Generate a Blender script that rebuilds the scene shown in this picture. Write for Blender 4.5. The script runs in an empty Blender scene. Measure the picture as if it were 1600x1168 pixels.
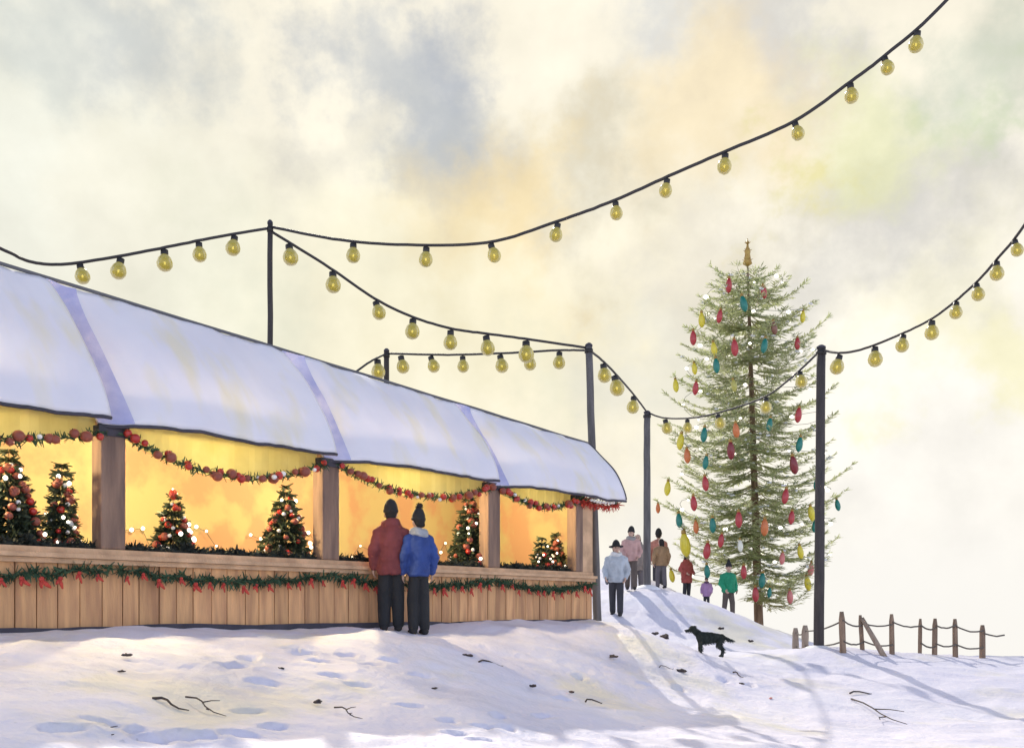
import bpy, math, random
import numpy as np
from mathutils import Vector, Matrix, noise, Quaternion

random.seed(7)
SC = bpy.context.scene
COL = SC.collection
F = 1600.0
CZ = 1.6                    # eye height
R = math.radians
def px(x, y, d):            # a pixel of the 1600-wide picture at depth d, as a point
    return Vector(((x-800)/F*d, d, CZ+(950-y)/F*d))

# ------------------------------------------------------------------ helpers
def tag(o, label=None, cat=None, group=None, kind=None):
    if label: o['label'] = label
    if cat: o['category'] = cat
    if group: o['group'] = group
    if kind: o['kind'] = kind
    return o
def empty(name, loc, label=None, cat=None, group=None, rz=0.0):
    o = bpy.data.objects.new(name, None); COL.objects.link(o)
    o.location = loc; o.rotation_euler = (0, 0, rz); o.empty_display_size = .2
    return tag(o, label, cat, group)
def link(name, me, parent=None, loc=None):
    o = bpy.data.objects.new(name, me); COL.objects.link(o)
    if parent: o.parent = parent
    if loc is not None: o.location = loc
    return o

class MB:
    def __init__(s): s.v = []; s.f = []
    def add(s, vs, fs):
        b = len(s.v); s.v += [tuple(v) for v in vs]; s.f += [tuple(i+b for i in f) for f in fs]
    def quad(s, a, b, c, d): s.add([a, b, c, d], [(0, 1, 2, 3)])
    def box(s, c, size, M=None):
        x, y, z = size[0]/2, size[1]/2, size[2]/2
        vs = [Vector((sx*x, sy*y, sz*z)) for sx in (-1, 1) for sy in (-1, 1) for sz in (-1, 1)]
        if M: vs = [M @ v for v in vs]
        c = Vector(c)
        s.add([c+v for v in vs], [(0,1,3,2),(4,6,7,5),(0,4,5,1),(2,3,7,6),(0,2,6,4),(1,5,7,3)])
    def tube(s, pts, rad, n=10, cap=True, flat=None):
        # rings along pts; rad: list of r or (ra, rb); ra lies along 'flat' (default X)
        pts = [Vector(p) for p in pts]; m = len(pts); base = len(s.v)
        up = Vector(flat) if flat is not None else None
        prev = None
        for i, p in enumerate(pts):
            t = (pts[min(i+1, m-1)]-pts[max(i-1, 0)])
            t = t.normalized() if t.length > 1e-9 else Vector((0, 0, 1))
            if up is not None: a = up - t*up.dot(t)
            elif prev is not None: a = prev - t*prev.dot(t)
            else:
                q = Vector((1, 0, 0)) if abs(t.x) < .9 else Vector((0, 1, 0)); a = q - t*q.dot(t)
            if a.length < 1e-6: a = Vector((1, 0, 0)) if abs(t.x) < .9 else Vector((0, 1, 0))
            a.normalize(); prev = a; b = t.cross(a)
            r = rad[i] if isinstance(rad, (list, tuple)) else rad
            ra, rb = r if isinstance(r, (list, tuple)) else (r, r)
            for k in range(n):
                w = 2*math.pi*k/n
                s.v.append(tuple(p + a*(ra*math.cos(w)) + b*(rb*math.sin(w))))
        for i in range(m-1):
            for k in range(n):
                k2 = (k+1) % n
                s.f.append((base+i*n+k, base+i*n+k2, base+(i+1)*n+k2, base+(i+1)*n+k))
        if cap:
            s.f.append(tuple(base+k for k in reversed(range(n))))
            s.f.append(tuple(base+(m-1)*n+k for k in range(n)))
    def cap(s, a, b, ra, rb, n=12, flat=None, sq=1.0):      # a tapered capsule with round ends
        a = Vector(a); b = Vector(b); d = b-a; L = d.length or 1e-6; t = d/L
        pts, rr = [], []
        for w in (80, 55, 28, 0):
            pts.append(a - t*(ra*math.sin(R(w)))); q = ra*math.cos(R(w)); rr.append((q, q*sq))
        for w in (0, 28, 55, 80):
            pts.append(b + t*(rb*math.sin(R(w)))); q = rb*math.cos(R(w)); rr.append((q, q*sq))
        s.tube(pts, rr, n, True, flat)
    def ball(s, c, r, n=14, m=9, rot=None):
        c = Vector(c); r = r if isinstance(r, (list, tuple)) else (r, r, r); base = len(s.v)
        for i in range(m+1):
            th = math.pi*(.04+.92*i/m)
            for k in range(n):
                w = 2*math.pi*k/n
                p = Vector((r[0]*math.sin(th)*math.cos(w), r[1]*math.sin(th)*math.sin(w), r[2]*math.cos(th)))
                if rot: p = rot @ p
                s.v.append(tuple(c+p))
        for i in range(m):
            for k in range(n):
                k2 = (k+1) % n
                s.f.append((base+i*n+k, base+(i+1)*n+k, base+(i+1)*n+k2, base+i*n+k2))
        s.f.append(tuple(base+k for k in range(n))); s.f.append(tuple(base+m*n+k for k in reversed(range(n))))
    def lathe(s, prof, n=14, c=(0, 0, 0)):                  # prof: (r, z) top to bottom or bottom to top
        base = len(s.v); c = Vector(c)
        for r, z in prof:
            for k in range(n):
                w = 2*math.pi*k/n; s.v.append(tuple(c+Vector((r*math.cos(w), r*math.sin(w), z))))
        for i in range(len(prof)-1):
            for k in range(n):
                k2 = (k+1) % n
                s.f.append((base+i*n+k, base+i*n+k2, base+(i+1)*n+k2, base+(i+1)*n+k))
        s.f.append(tuple(base+k for k in reversed(range(n))))
        s.f.append(tuple(base+(len(prof)-1)*n+k for k in range(n)))
    def mesh(s, name, mat, smooth=False):
        me = bpy.data.meshes.new(name); me.from_pydata(s.v, [], s.f)
        if mat: me.materials.append(mat)
        if smooth: me.polygons.foreach_set('use_smooth', [True]*len(me.polygons))
        me.update(); return me
    def build(s, name, mat, parent=None, smooth=False, loc=None):
        return link(name, s.mesh(name, mat, smooth), parent, loc)
    def fused(s, name, mat, voxel=.012, it=3, fac=.5):       # union of all closed pieces as one smooth surface
        me = s.mesh(name, None); o = bpy.data.objects.new('tmp', me); COL.objects.link(o)
        m = o.modifiers.new('r', 'REMESH'); m.mode = 'VOXEL'; m.voxel_size = voxel
        k = o.modifiers.new('s', 'SMOOTH'); k.factor = fac; k.iterations = it
        dg = bpy.context.evaluated_depsgraph_get(); dg.update()
        out = bpy.data.meshes.new_from_object(o.evaluated_get(dg)); out.name = name
        out.materials.clear(); out.materials.append(mat)
        out.polygons.foreach_set('use_smooth', [True]*len(out.polygons)); out.update()
        bpy.data.objects.remove(o); bpy.data.meshes.remove(me)
        return out

# ------------------------------------------------------------------ materials
def mat(name, col, rough=.7, col2=None, scale=4.0, stretch=(1, 1, 1), bump=0.0, bscale=30.0, metal=0.0,
        emit=0.0, ecol=None, transl=0.0, island=0.0, spec=.5, lo=.35, hi=.65, coat=0.0):
    m = bpy.data.materials.new(name); m.use_nodes = True
    nt = m.node_tree; N = nt.nodes; L = nt.links; b = N['Principled BSDF']
    b.inputs['Roughness'].default_value = rough; b.inputs['Metallic'].default_value = metal
    b.inputs['Specular IOR Level'].default_value = spec
    b.inputs['Coat Weight'].default_value = coat
    tc = N.new('ShaderNodeTexCoord'); mp = N.new('ShaderNodeMapping'); L.new(tc.outputs['Object'], mp.inputs[0])
    mp.inputs['Scale'].default_value = stretch
    c = N.new('ShaderNodeRGB'); c.outputs[0].default_value = (*col, 1); out = c.outputs[0]
    if col2:
        n = N.new('ShaderNodeTexNoise'); n.inputs['Scale'].default_value = scale; n.inputs['Detail'].default_value = 5
        L.new(mp.outputs[0], n.inputs[0])
        r = N.new('ShaderNodeMapRange'); r.inputs[1].default_value = lo; r.inputs[2].default_value = hi
        L.new(n.outputs[0], r.inputs[0])
        x = N.new('ShaderNodeMix'); x.data_type = 'RGBA'; L.new(r.outputs[0], x.inputs[0])
        L.new(out, x.inputs[6]); x.inputs[7].default_value = (*col2, 1); out = x.outputs[2]
    if island:
        g = N.new('ShaderNodeNewGeometry'); h = N.new('ShaderNodeHueSaturation')
        r = N.new('ShaderNodeMapRange'); r.inputs[3].default_value = 1-island; r.inputs[4].default_value = 1+island
        L.new(g.outputs['Random Per Island'], r.inputs[0]); L.new(r.outputs[0], h.inputs['Value'])
        L.new(out, h.inputs['Color']); out = h.outputs[0]
    L.new(out, b.inputs['Base Color'])
    if bump:
        n2 = N.new('ShaderNodeTexNoise'); n2.inputs['Scale'].default_value = bscale; n2.inputs['Detail'].default_value = 6
        L.new(mp.outputs[0], n2.inputs[0]); bp = N.new('ShaderNodeBump'); bp.inputs['Strength'].default_value = bump
        bp.inputs['Distance'].default_value = .02; L.new(n2.outputs[0], bp.inputs['Height']); L.new(bp.outputs[0], b.inputs['Normal'])
    if emit:
        b.inputs['Emission Color'].default_value = (*(ecol or col), 1); b.inputs['Emission Strength'].default_value = emit
    if transl:
        t = N.new('ShaderNodeBsdfTranslucent'); L.new(out, t.inputs[0]); mx = N.new('ShaderNodeMixShader')
        mx.inputs[0].default_value = transl; L.new(b.outputs[0], mx.inputs[1]); L.new(t.outputs[0], mx.inputs[2])
        L.new(mx.outputs[0], N['Material Output'].inputs[0])
    m.diffuse_color = (*col, 1)
    return m

M = {}
M['plank'] = mat('plank_wood', (.76, .43, .20), .75, (.50, .26, .13), 5, (2.2, 2.2, .22), .5, 40, island=.14)
M['ledge'] = mat('ledge_wood', (.68, .44, .26), .7, (.46, .29, .17), 4, (1, 1, 1), .3, 40)
M['post'] = mat('post_wood', (.29, .185, .13), .8, (.15, .095, .075), 3.5, (2.5, 2.5, .35), .5, 35)
M['dark'] = mat('dark_trim', (.035, .033, .05), .7, (.06, .055, .075), 5, bump=.2)
M['awning'] = None
M['seam_shade'] = mat('seam_shade_blue', (.40, .42, .68), .85, (.58, .58, .78), 4, bump=.2, bscale=40)  # shade of the awning seams put into a strip's colour
M['wallin'] = mat('warm_wall', (.31, .175, .095), .8, (.31, .25, .12), 1.5, bump=.1, bscale=8, lo=.44, hi=.56)
M['yellow'] = mat('glow_yellow_cloth', (.56, .50, .20), .85, (.48, .42, .15), 3, transl=.15)  # yellow stands in for lamplight on the underside above the garland
M['roof'] = mat('roof_felt', (.12, .12, .13), .9, (.2, .2, .21), 3)
M['floor'] = mat('stall_floor', (.30, .19, .11), .8, (.22, .14, .08), 3)
M['pole'] = mat('pole_paint', (.030, .025, .025), .65, (.062, .05, .048), 3, (4, 4, .6), .25, 30)
M['pole2'] = mat('grey_pole_paint', (.15, .14, .14), .65, (.085, .08, .08), 3, (4, 4, .6), .25, 30)
M['cable'] = mat('black_cable', (.035, .03, .032), .6)
M['socket'] = mat('lamp_socket', (.025, .022, .02), .5)
M['fence'] = mat('fence_wood', (.32, .22, .15), .85, (.19, .13, .09), 5, (3, 3, .4), .6, 40)
M['fencep'] = mat('pale_fence_wood', (.42, .33, .25), .85, (.28, .21, .155), 5, (3, 3, .4), .6, 40)
M['rope'] = mat('rope', (.14, .12, .10), .9)
M['bark'] = mat('bark', (.30, .20, .13), .9, (.18, .12, .08), 4, (3, 3, .5), .8, 25)
M['fir'] = mat('fir_needles', (.48, .53, .27), .8, (.60, .61, .36), 1.1, transl=.55, island=.35)
M['limb'] = mat('branch_bark', (.50, .44, .27), .9)
M['firdark'] = mat('dark_fir_needles', (.035, .055, .03), .8, (.06, .075, .04), 5, island=.4, transl=.15)
M['garland'] = mat('garland_needles', (.035, .085, .045), .8, (.06, .11, .055), 6, island=.4, transl=.15)
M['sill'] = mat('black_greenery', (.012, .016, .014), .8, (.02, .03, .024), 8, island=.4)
M['red'] = mat('red_gloss', (.50, .035, .02), .35, (.40, .02, .015), 10, coat=.3)
M['redcloth'] = mat('red_ribbon', (.55, .06, .035), .7, (.42, .035, .025), 9)
M['rust'] = mat('rust_foil', (.32, .09, .055), .5, (.24, .06, .04), 9)
M['white'] = mat('white_gloss', (.85, .85, .83), .35)
M['snowdab'] = mat('snow_on_twigs', (.88, .88, .90), .6)
M['gold'] = mat('gold', (.50, .33, .08), .4, (.34, .20, .05), 7, metal=.35)
M['fairy'] = mat('fairy_glow', (1, .93, .8), .4, emit=3.0, ecol=(1, .92, .76))
M['lampglow'] = mat('lamp_glow', (1, .8, .5), .4, emit=6.0, ecol=(1, .72, .36))
def glassy():
    m = mat('amber_glass', (.46, .37, .06), .14, emit=.07, ecol=(1, .80, .12))
    m.node_tree.nodes['Principled BSDF'].inputs['Transmission Weight'].default_value = .15
    return m
M['bulb'] = glassy()
M['filament'] = mat('filament_glow', (1, .9, .5), .4, emit=5, ecol=(1, .88, .42))

def awning_mat():
    m = mat('awning_canvas', (.90, .885, .93), .75, (.85, .835, .90), 1.2, bump=.12, bscale=14)
    nt = m.node_tree; N = nt.nodes; L = nt.links; b = N['Principled BSDF']
    src = b.inputs['Base Color'].links[0].from_socket
    uv = N.new('ShaderNodeUVMap'); mp = N.new('ShaderNodeMapping'); mp.inputs['Scale'].default_value = (5.5, 1.1, 1)
    mp.inputs['Rotation'].default_value = (0, 0, .25)
    L.new(uv.outputs[0], mp.inputs[0]); n = N.new('ShaderNodeTexNoise'); n.inputs['Scale'].default_value = 1.3; n.inputs['Detail'].default_value = 3
    L.new(mp.outputs[0], n.inputs[0]); r = N.new('ShaderNodeMapRange'); r.inputs[1].default_value = .52; r.inputs[2].default_value = .70
    r.inputs[4].default_value = .7
    L.new(n.outputs[0], r.inputs[0]); x = N.new('ShaderNodeMix'); x.data_type = 'RGBA'; L.new(r.outputs[0], x.inputs[0])
    L.new(src, x.inputs[6]); x.inputs[7].default_value = (.87, .81, .60, 1); L.new(x.outputs[2], b.inputs['Base Color'])
    t = N.new('ShaderNodeBsdfTranslucent'); L.new(x.outputs[2], t.inputs[0]); mx = N.new('ShaderNodeMixShader'); mx.inputs[0].default_value = .15
    L.new(b.outputs[0], mx.inputs[1]); L.new(t.outputs[0], mx.inputs[2]); L.new(mx.outputs[0], N['Material Output'].inputs[0])
    return m
M['awning'] = awning_mat()

# ------------------------------------------------------------------ ground
CP = [  # pixel x, pixel y, depth : ground control points
    (-375, 999, 8.08), (10, 992, 9.57), (515, 982, 12.62), (905, 974, 16.74), (640, 988, 13.0), (300, 986, 11.0), (930, 973, 17.6),
    (963, 962, 23.6), (985, 930, 27), (1010, 915, 26.5), (1033, 911, 36), (1073, 939, 37), (1103, 951, 35.5), (1138, 966, 31),
    (1185, 982, 36), (1110, 1021, 20), (1245, 1003, 30),
    (1320, 1022, 19), (1395, 1021, 19.2), (1460, 1021, 19.2), (1535, 1028, 19), (1243, 1023, 23), (1288, 1013, 19.6), (1700, 1035, 19),
    (1180, 1045, 17.5), (1375, 1095, 15), (1500, 1104, 15), (1650, 1104, 15), (1100, 1168, 9.8), (1500, 1168, 11), (640, 1168, 7.6), (300, 1168, 6.7), (10, 1168, 6.0),
    (640, 1080, 10), (900, 1062, 12.8), (1100, 1092, 14), (300, 1080, 8.4)]
pts = [((x-800)/F*d, d, (950-y)/F*d) for x, y, d in CP]
DW = Vector((.631, .776, 0)).normalized()       # along the stall front
NW = Vector((-.776, .631, 0)).normalized()      # into the stall
W0 = Vector((-285/F*12.62, 12.62, 0))
for s in (-6, -3, 0, 3, 5.5):
    for b in (1.5, 3.2):
        p = W0+DW*s+NW*b; pts.append((p.x, p.y, -.25))
    p = W0+DW*s-NW*.7; pts.append((p.x, p.y, -.275))
pts += [(-25, -5, -.9), (-25, 22, -.25), (-25, 45, -.4), (-8, 45, .2), (0, 50, 0), (8, 56, -1.2), (15, 52, -2.6), (25, 40, -2.8), (12, 27, -1.75), (16, 24, -1.6),
        (25, 20, -1.9), (25, 4, -1.9), (10, -5, -1.8), (-10, -5, -1.35), (0, -5, -1.75), (0, 1.5, -1.55), (-4, 2.5, -1.2), (6, 3, -1.65), (30, 60, -4.5), (0, 72, -2.6), (-22, 72, -2), (30, 88, -5)]
P = np.array(pts)
def U(r2): return np.where(r2 > 1e-9, .5*r2*np.log(np.maximum(r2, 1e-9)), 0)
n_ = len(P); S = 10.0
A = P[:, :2]/S
K = U(((A[:, None]-A[None])**2).sum(-1)) + np.eye(n_)*.002
Q = np.hstack([np.ones((n_, 1)), A])
W = np.linalg.solve(np.block([[K, Q], [Q.T, np.zeros((3, 3))]]), np.concatenate([P[:, 2], np.zeros(3)]))
def sstep(a, b, x):
    t = np.clip((x-a)/(b-a), 0, 1); return t*t*(3-2*t)
def ground(X, Y):
    X = np.atleast_1d(np.asarray(X, float)); Y = np.atleast_1d(np.asarray(Y, float))
    a = np.stack([np.clip(X, -34, 36), np.clip(Y, -12, 92)], -1)/S
    z = W[n_] + a @ W[n_+1:] + U(((a[:, None]-A[None])**2).sum(-1)) @ W[:n_]
    far = np.maximum(np.maximum(sstep(60, 110, Y), sstep(5, 40, -Y)), np.maximum(sstep(24, 50, X), sstep(20, 45, -X)))
    run = np.maximum(np.maximum(Y-70, 0), np.maximum(X-30, 0))
    return z*(1-far) + far*(-5.0) - .16*run + CZ
def gz(x, y): return float(ground([x], [y])[0])
def hit(x, y, d0=4.0, d1=60.0):                # where the sight line of a pixel meets the ground
    d = np.arange(d0, d1, .03); X = (x-800)/F*d; zr = CZ+(950-y)/F*d
    k = np.argmax(ground(X, d) >= zr); d = d[k]
    return Vector(((x-800)/F*d, d, gz((x-800)/F*d, d)))
def on(x, d):                                   # point on the ground under picture column x at depth d
    X = (x-800)/F*d; return Vector((X, d, gz(X, d)))

prints = [hit(*p) for p in [(475, 1020), (500, 1033), (540, 1025), (575, 1042), (390, 1115), (100, 1155), (160, 1142), (193, 1152), (232, 1162), (285, 1158), (312, 1157),
          (372, 1156), (455, 1012), (388, 1032), (366, 1046), (410, 1072), (425, 1140), (700, 1132), (712, 1150), (752, 1160), (780, 1125), (760, 1140), (790, 1140),
          (610, 1035), (560, 1075), (640, 1110), (880, 1092), (905, 1058), (1010, 1075), (1060, 1080), (1130, 1066), (1170, 1072), (850, 1120), (660, 1060), (520, 1060)]]
def graded(segs):
    out = [segs[0][0]]
    for a, b, h0, h1 in segs:
        x = a
        while x < b-1e-6:
            t = (x-a)/(b-a); x = min(b, x + h0*(h1/h0)**t); out.append(x)
    return np.array(out)
gx = graded([(-1500, -60, 160, 10), (-60, -12, 8, .5), (-12, -6, .3, .1), (-6, 7.5, .042, .042), (7.5, 16, .07, .4), (16, 60, .5, 8), (60, 1500, 10, 160)])
gy = graded([(-300, -20, 40, 6), (-20, 3, 3, .2), (3, 5.5, .15, .06), (5.5, 14, .042, .05), (14, 24, .06, .14), (24, 48, .15, .4), (48, 110, .5, 6), (110, 3000, 8, 250)])
GX, GY = np.meshgrid(gx, gy)
fx, fy = GX.ravel(), GY.ravel()
fz = np.concatenate([ground(fx[i:i+20000], fy[i:i+20000]) for i in range(0, len(fx), 20000)])
near = (np.abs(fx) < 30) & (fy < 70) & (fy > 0)
for i in np.nonzero(near)[0]:
    x, y = fx[i], fy[i]
    a = noise.noise((x*.55, y*.4, 1)) * .055 + noise.noise((x*1.9, y*1.3, 5)) * .034 + noise.noise((x*6.1, y*5, 9)) * .011
    # wind-drifted ridges running across the slope
    r = 1-abs(noise.noise((x*.9+y*.35, y*1.25-x*.3, 12))); a += .03*r**3
    w = (y-W0.y)*DW.x-(x-W0.x)*DW.y                # metres behind the front plane (negative: in front)
    tr = math.exp(-((w+1.7)/1.3)**2)*(1 if y < 18 else 0) + math.exp(-((x-4.2)/1.6)**2-((y-24)/6)**2)
    if tr > .02: a += tr*(.020*noise.noise((x*5.5, y*4.5, 20)) + .015*abs(noise.noise((x*9, y*8, 24))) + .012*noise.noise((x*15, y*14, 28)))
    fz[i] += a
for k, p in enumerate(prints):                  # footprints trodden into the snow
    w = random.uniform(-.5, .5) + .9; c, s = math.cos(w), math.sin(w)
    m = (np.abs(fx-p.x) < .5) & (np.abs(fy-p.y) < .5)
    dx, dy = fx[m]-p.x, fy[m]-p.y; u = (dx*c+dy*s)/.135; v = (-dx*s+dy*c)/.07; q = u*u+v*v
    fz[m] += -.07*np.exp(-q**1.6) + .016*np.exp(-(np.sqrt(q)-1.35)**2/.12)
nx, ny = len(gx), len(gy)
idx = np.arange(nx*ny).reshape(ny, nx)
fc = np.stack([idx[:-1, :-1], idx[:-1, 1:], idx[1:, 1:], idx[1:, :-1]], -1).reshape(-1, 4)
me = bpy.data.meshes.new('snowy_ground')
me.vertices.add(len(fx)); me.vertices.foreach_set('co', np.stack([fx, fy, fz], -1).ravel())
me.loops.add(fc.size); me.loops.foreach_set('vertex_index', fc.ravel().astype(np.int32))
me.polygons.add(len(fc)); me.polygons.foreach_set('loop_start', (np.arange(len(fc))*4).astype(np.int32))
me.update(calc_edges=True); me.polygons.foreach_set('use_smooth', [True]*len(fc))
def snow_mat():
    m = mat('snow', (.80, .775, .86), .65, (.745, .715, .825), .8, bump=.8, bscale=16, spec=.3)
    nt = m.node_tree; N = nt.nodes; L = nt.links; b = N['Principled BSDF']
    src = b.inputs['Base Color'].links[0].from_socket
    tc = N.new('ShaderNodeTexCoord'); dist = N.new('ShaderNodeVectorMath'); dist.operation = 'DISTANCE'
    mp = N.new('ShaderNodeMapping'); mp.inputs['Scale'].default_value = (1, .55, 0); L.new(tc.outputs['Object'], mp.inputs[0])
    t0 = px(1200, 990, 35); L.new(mp.outputs[0], dist.inputs[0]); dist.inputs[1].default_value = (t0.x, 34.5*.55, 0)
    n = N.new('ShaderNodeTexNoise'); n.inputs['Scale'].default_value = 1.6; n.inputs['Detail'].default_value = 6; L.new(tc.outputs['Object'], n.inputs[0])
    ad = N.new('ShaderNodeMath'); ad.operation = 'MULTIPLY_ADD'; ad.inputs[1].default_value = 2.2; L.new(n.outputs[0], ad.inputs[0]); L.new(dist.outputs[1], ad.inputs[2])
    r = N.new('ShaderNodeMapRange'); r.inputs[1].default_value = 1.7; r.inputs[2].default_value = 3.4; r.inputs[3].default_value = .8; r.inputs[4].default_value = 0
    L.new(ad.outputs[0], r.inputs[0]); x = N.new('ShaderNodeMix'); x.data_type = 'RGBA'; L.new(r.outputs[0], x.inputs[0])
    def patch(sc, loc, lo, hi, k, col, src, stretch):
        mq = N.new('ShaderNodeMapping'); mq.inputs['Location'].default_value = loc; mq.inputs['Scale'].default_value = stretch; mq.inputs['Rotation'].default_value = (0, 0, .5); L.new(tc.outputs['Object'], mq.inputs[0])
        nn = N.new('ShaderNodeTexNoise'); nn.inputs['Scale'].default_value = sc; nn.inputs['Detail'].default_value = 7; nn.inputs['Roughness'].default_value = .6; L.new(mq.outputs[0], nn.inputs[0])
        rr = N.new('ShaderNodeMapRange'); rr.interpolation_type = 'SMOOTHSTEP'; rr.inputs[1].default_value = lo; rr.inputs[2].default_value = hi; rr.inputs[4].default_value = k; L.new(nn.outputs[0], rr.inputs[0])
        xx = N.new('ShaderNodeMix'); xx.data_type = 'RGBA'; L.new(rr.outputs[0], xx.inputs[0]); L.new(src, xx.inputs[6]); xx.inputs[7].default_value = (*col, 1); return xx.outputs[2]
    src = patch(.55, (3, 1, 0), .50, .68, .75, (.76, .71, .56), src, (1, .7, 1))      # straw-stained, trodden snow
    src = patch(.8, (9, 4, 0), .48, .70, .7, (.58, .565, .66), src, (.6, 1.3, 1))    # grey slush
    src = patch(7, (1, 1, 0), .66, .76, .5, (.42, .40, .42), src, (1, 1, 1))         # specks of grit
    L.new(src, x.inputs[6]); x.inputs[7].default_value = (.46, .31, .22, 1); L.new(x.outputs[2], b.inputs['Base Color'])
    return m
M['snow'] = snow_mat()
me.materials.append(M['snow'])
tag(link('ground', me), 'snow covered ground sloping down from the stall', 'ground', kind='structure')

# ------------------------------------------------------------------ the market stall
ZB = CZ-.25                                     # stall base level
def wall(s, z=0.0, o=0.0):                      # point of the front plane; o = metres out of the wall
    p = W0+DW*s-NW*o; return Vector((p.x, p.y, z))
RW = Matrix((DW, NW, Vector((0, 0, 1)))).transposed()   # local x along, y into, z up
def wbox(mb, s0, s1, o0, o1, z0, z1):           # box between s, outward offsets o, heights z
    c = wall((s0+s1)/2, (z0+z1)/2, (o0+o1)/2); mb.box(c, (s1-s0, abs(o1-o0), z1-z0), RW)
SL, SR = -5.95, 5.67
POSTS = [-5.85, -2.87, 0.0, 3.12, 5.28]
stall = empty('market_stall', wall(0, ZB), 'long wooden christmas stall with white panelled awning and glowing warm interior', 'market stall')
stall_inv = Matrix.Translation(wall(0, ZB)).inverted()
def sp(mb, name, m, smooth=False, parent=None):
    mb.v = [tuple(stall_inv @ Vector(v)) for v in mb.v]
    return mb.build(name, m, parent or stall, smooth)
ZL = ZB+.73                                     # underside of the ledge
EAVE = CZ+1.87
# front boarding, plank by plank
mb = MB(); s = SL
while s < SR-.02:
    w = random.uniform(.17, .25); e = min(SR, s+w); j = random.uniform(-.006, .006)
    wbox(mb, s+.006, e-.006, -.03+j, .0+j, ZB-.02+random.uniform(0, .03), ZL); s = e
sp(mb, 'front_boarding', M['plank'])
mb = MB(); wbox(mb, SL, SR, -.12, -.035, ZB-.4, ZL-.01); sp(mb, 'backing_board', M['dark'])
mb = MB(); wbox(mb, SL-.03, SR+.04, -.30, .085, ZL+.012, ZL+.055)
wbox(mb, SL-.03, SR+.04, .012, .045, ZL-.04, ZL+.009); sp(mb, 'counter_ledge', M['ledge'])
mb = MB(); wbox(mb, SL, SR, -.02, .028, ZL+.058, ZL+.115); sp(mb, 'sill_board', M['ledge'])
# added uneven dark strip, half sunk in snow, for the shadow gap under the base
mb = MB(); n = 60
for i in range(n):
    s0, s1 = SL+(SR-SL)*i/n, SL+(SR-SL)*(i+1)/n
    def top(s): return ZB+.07+.03*noise.noise((s*.7, 3, 1))+.012*noise.noise((s*3, 8, 1))
    a, b, c, d = wall(s0, ZB-.5, .035), wall(s1, ZB-.5, .035), wall(s1, top(s1), .035), wall(s0, top(s0), .035)
    e, f_ = wall(s1, top(s1), .003), wall(s0, top(s0), .003)
    mb.quad(a, b, c, d); mb.quad(d, c, e, f_)
sp(mb, 'shadow_gap_strip', M['dark'])
for i, s in enumerate(POSTS):
    mb = MB(); w = .135 if i != 4 else .10
    wbox(mb, s-w, s+w, -.16, .03, ZL+.118, EAVE-.035)
    p = sp(mb, 'post', M['post'])
    bv = p.modifiers.new('b', 'BEVEL'); bv.width = .015; bv.segments = 2
    mb = MB(); wbox(mb, s-w-.03, s+w+.03, -.17, .045, EAVE-.13, EAVE-.03); sp(mb, 'post_bracket', M['dark'], parent=None)
mb = MB(); wbox(mb, 5.385, SR, -.14, .012, ZL+.118, EAVE-.04); sp(mb, 'end_panel', M['ledge'])
mb = MB(); wbox(mb, SL+.07, SR-.07, -.50, -.38, EAVE-.02, EAVE+.12); sp(mb, 'front_beam', M['post'])
mb = MB(); wbox(mb, SL, SR, -2.75, -2.65, ZB-.3, EAVE+.6); sp(mb, 'back_wall', M['wallin'])
mb = MB(); wbox(mb, SL-.06, SL, -2.65, -.125, ZB-.3, EAVE+.6); sp(mb, 'side_wall', M['wallin'])
mb = MB(); wbox(mb, SR-.06, SR, -2.65, -.165, ZB-.3, EAVE+.6); sp(mb, 'side_wall', M['wallin'])
mb = MB(); wbox(mb, SL, SR, -2.64, -.125, ZB-.1, ZB+.03); sp(mb, 'floor', M['floor'])
mb = MB(); wbox(mb, SL+.01, SR-.07, -.9, -.31, ZL-.06, ZL+.05); sp(mb, 'display_shelf', M['ledge'])
# roof behind the awning
AE = 6.35
def atop(s): return CZ+3.255-.065*s
def aback(s): return .74-.042*s
def eavez(s): return EAVE+.01+.012*s*(-.6)
mb = MB()
a, b = wall(SL-.2, atop(SL)-.06, -aback(SL)-.05), wall(AE, atop(AE)-.06, -aback(AE)-.05)
c, d = wall(AE, EAVE+.6, -2.9), wall(SL-.2, EAVE+.6, -2.9)
dn = Vector((0, 0, -.07))
mb.add([a, b, c, d, a+dn, b+dn, c+dn, d+dn], [(0,1,2,3), (7,6,5,4), (0,4,5,1), (2,6,7,3), (1,5,6,2), (0,3,7,4)])
sp(mb, 'roof', M['roof'])
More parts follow.
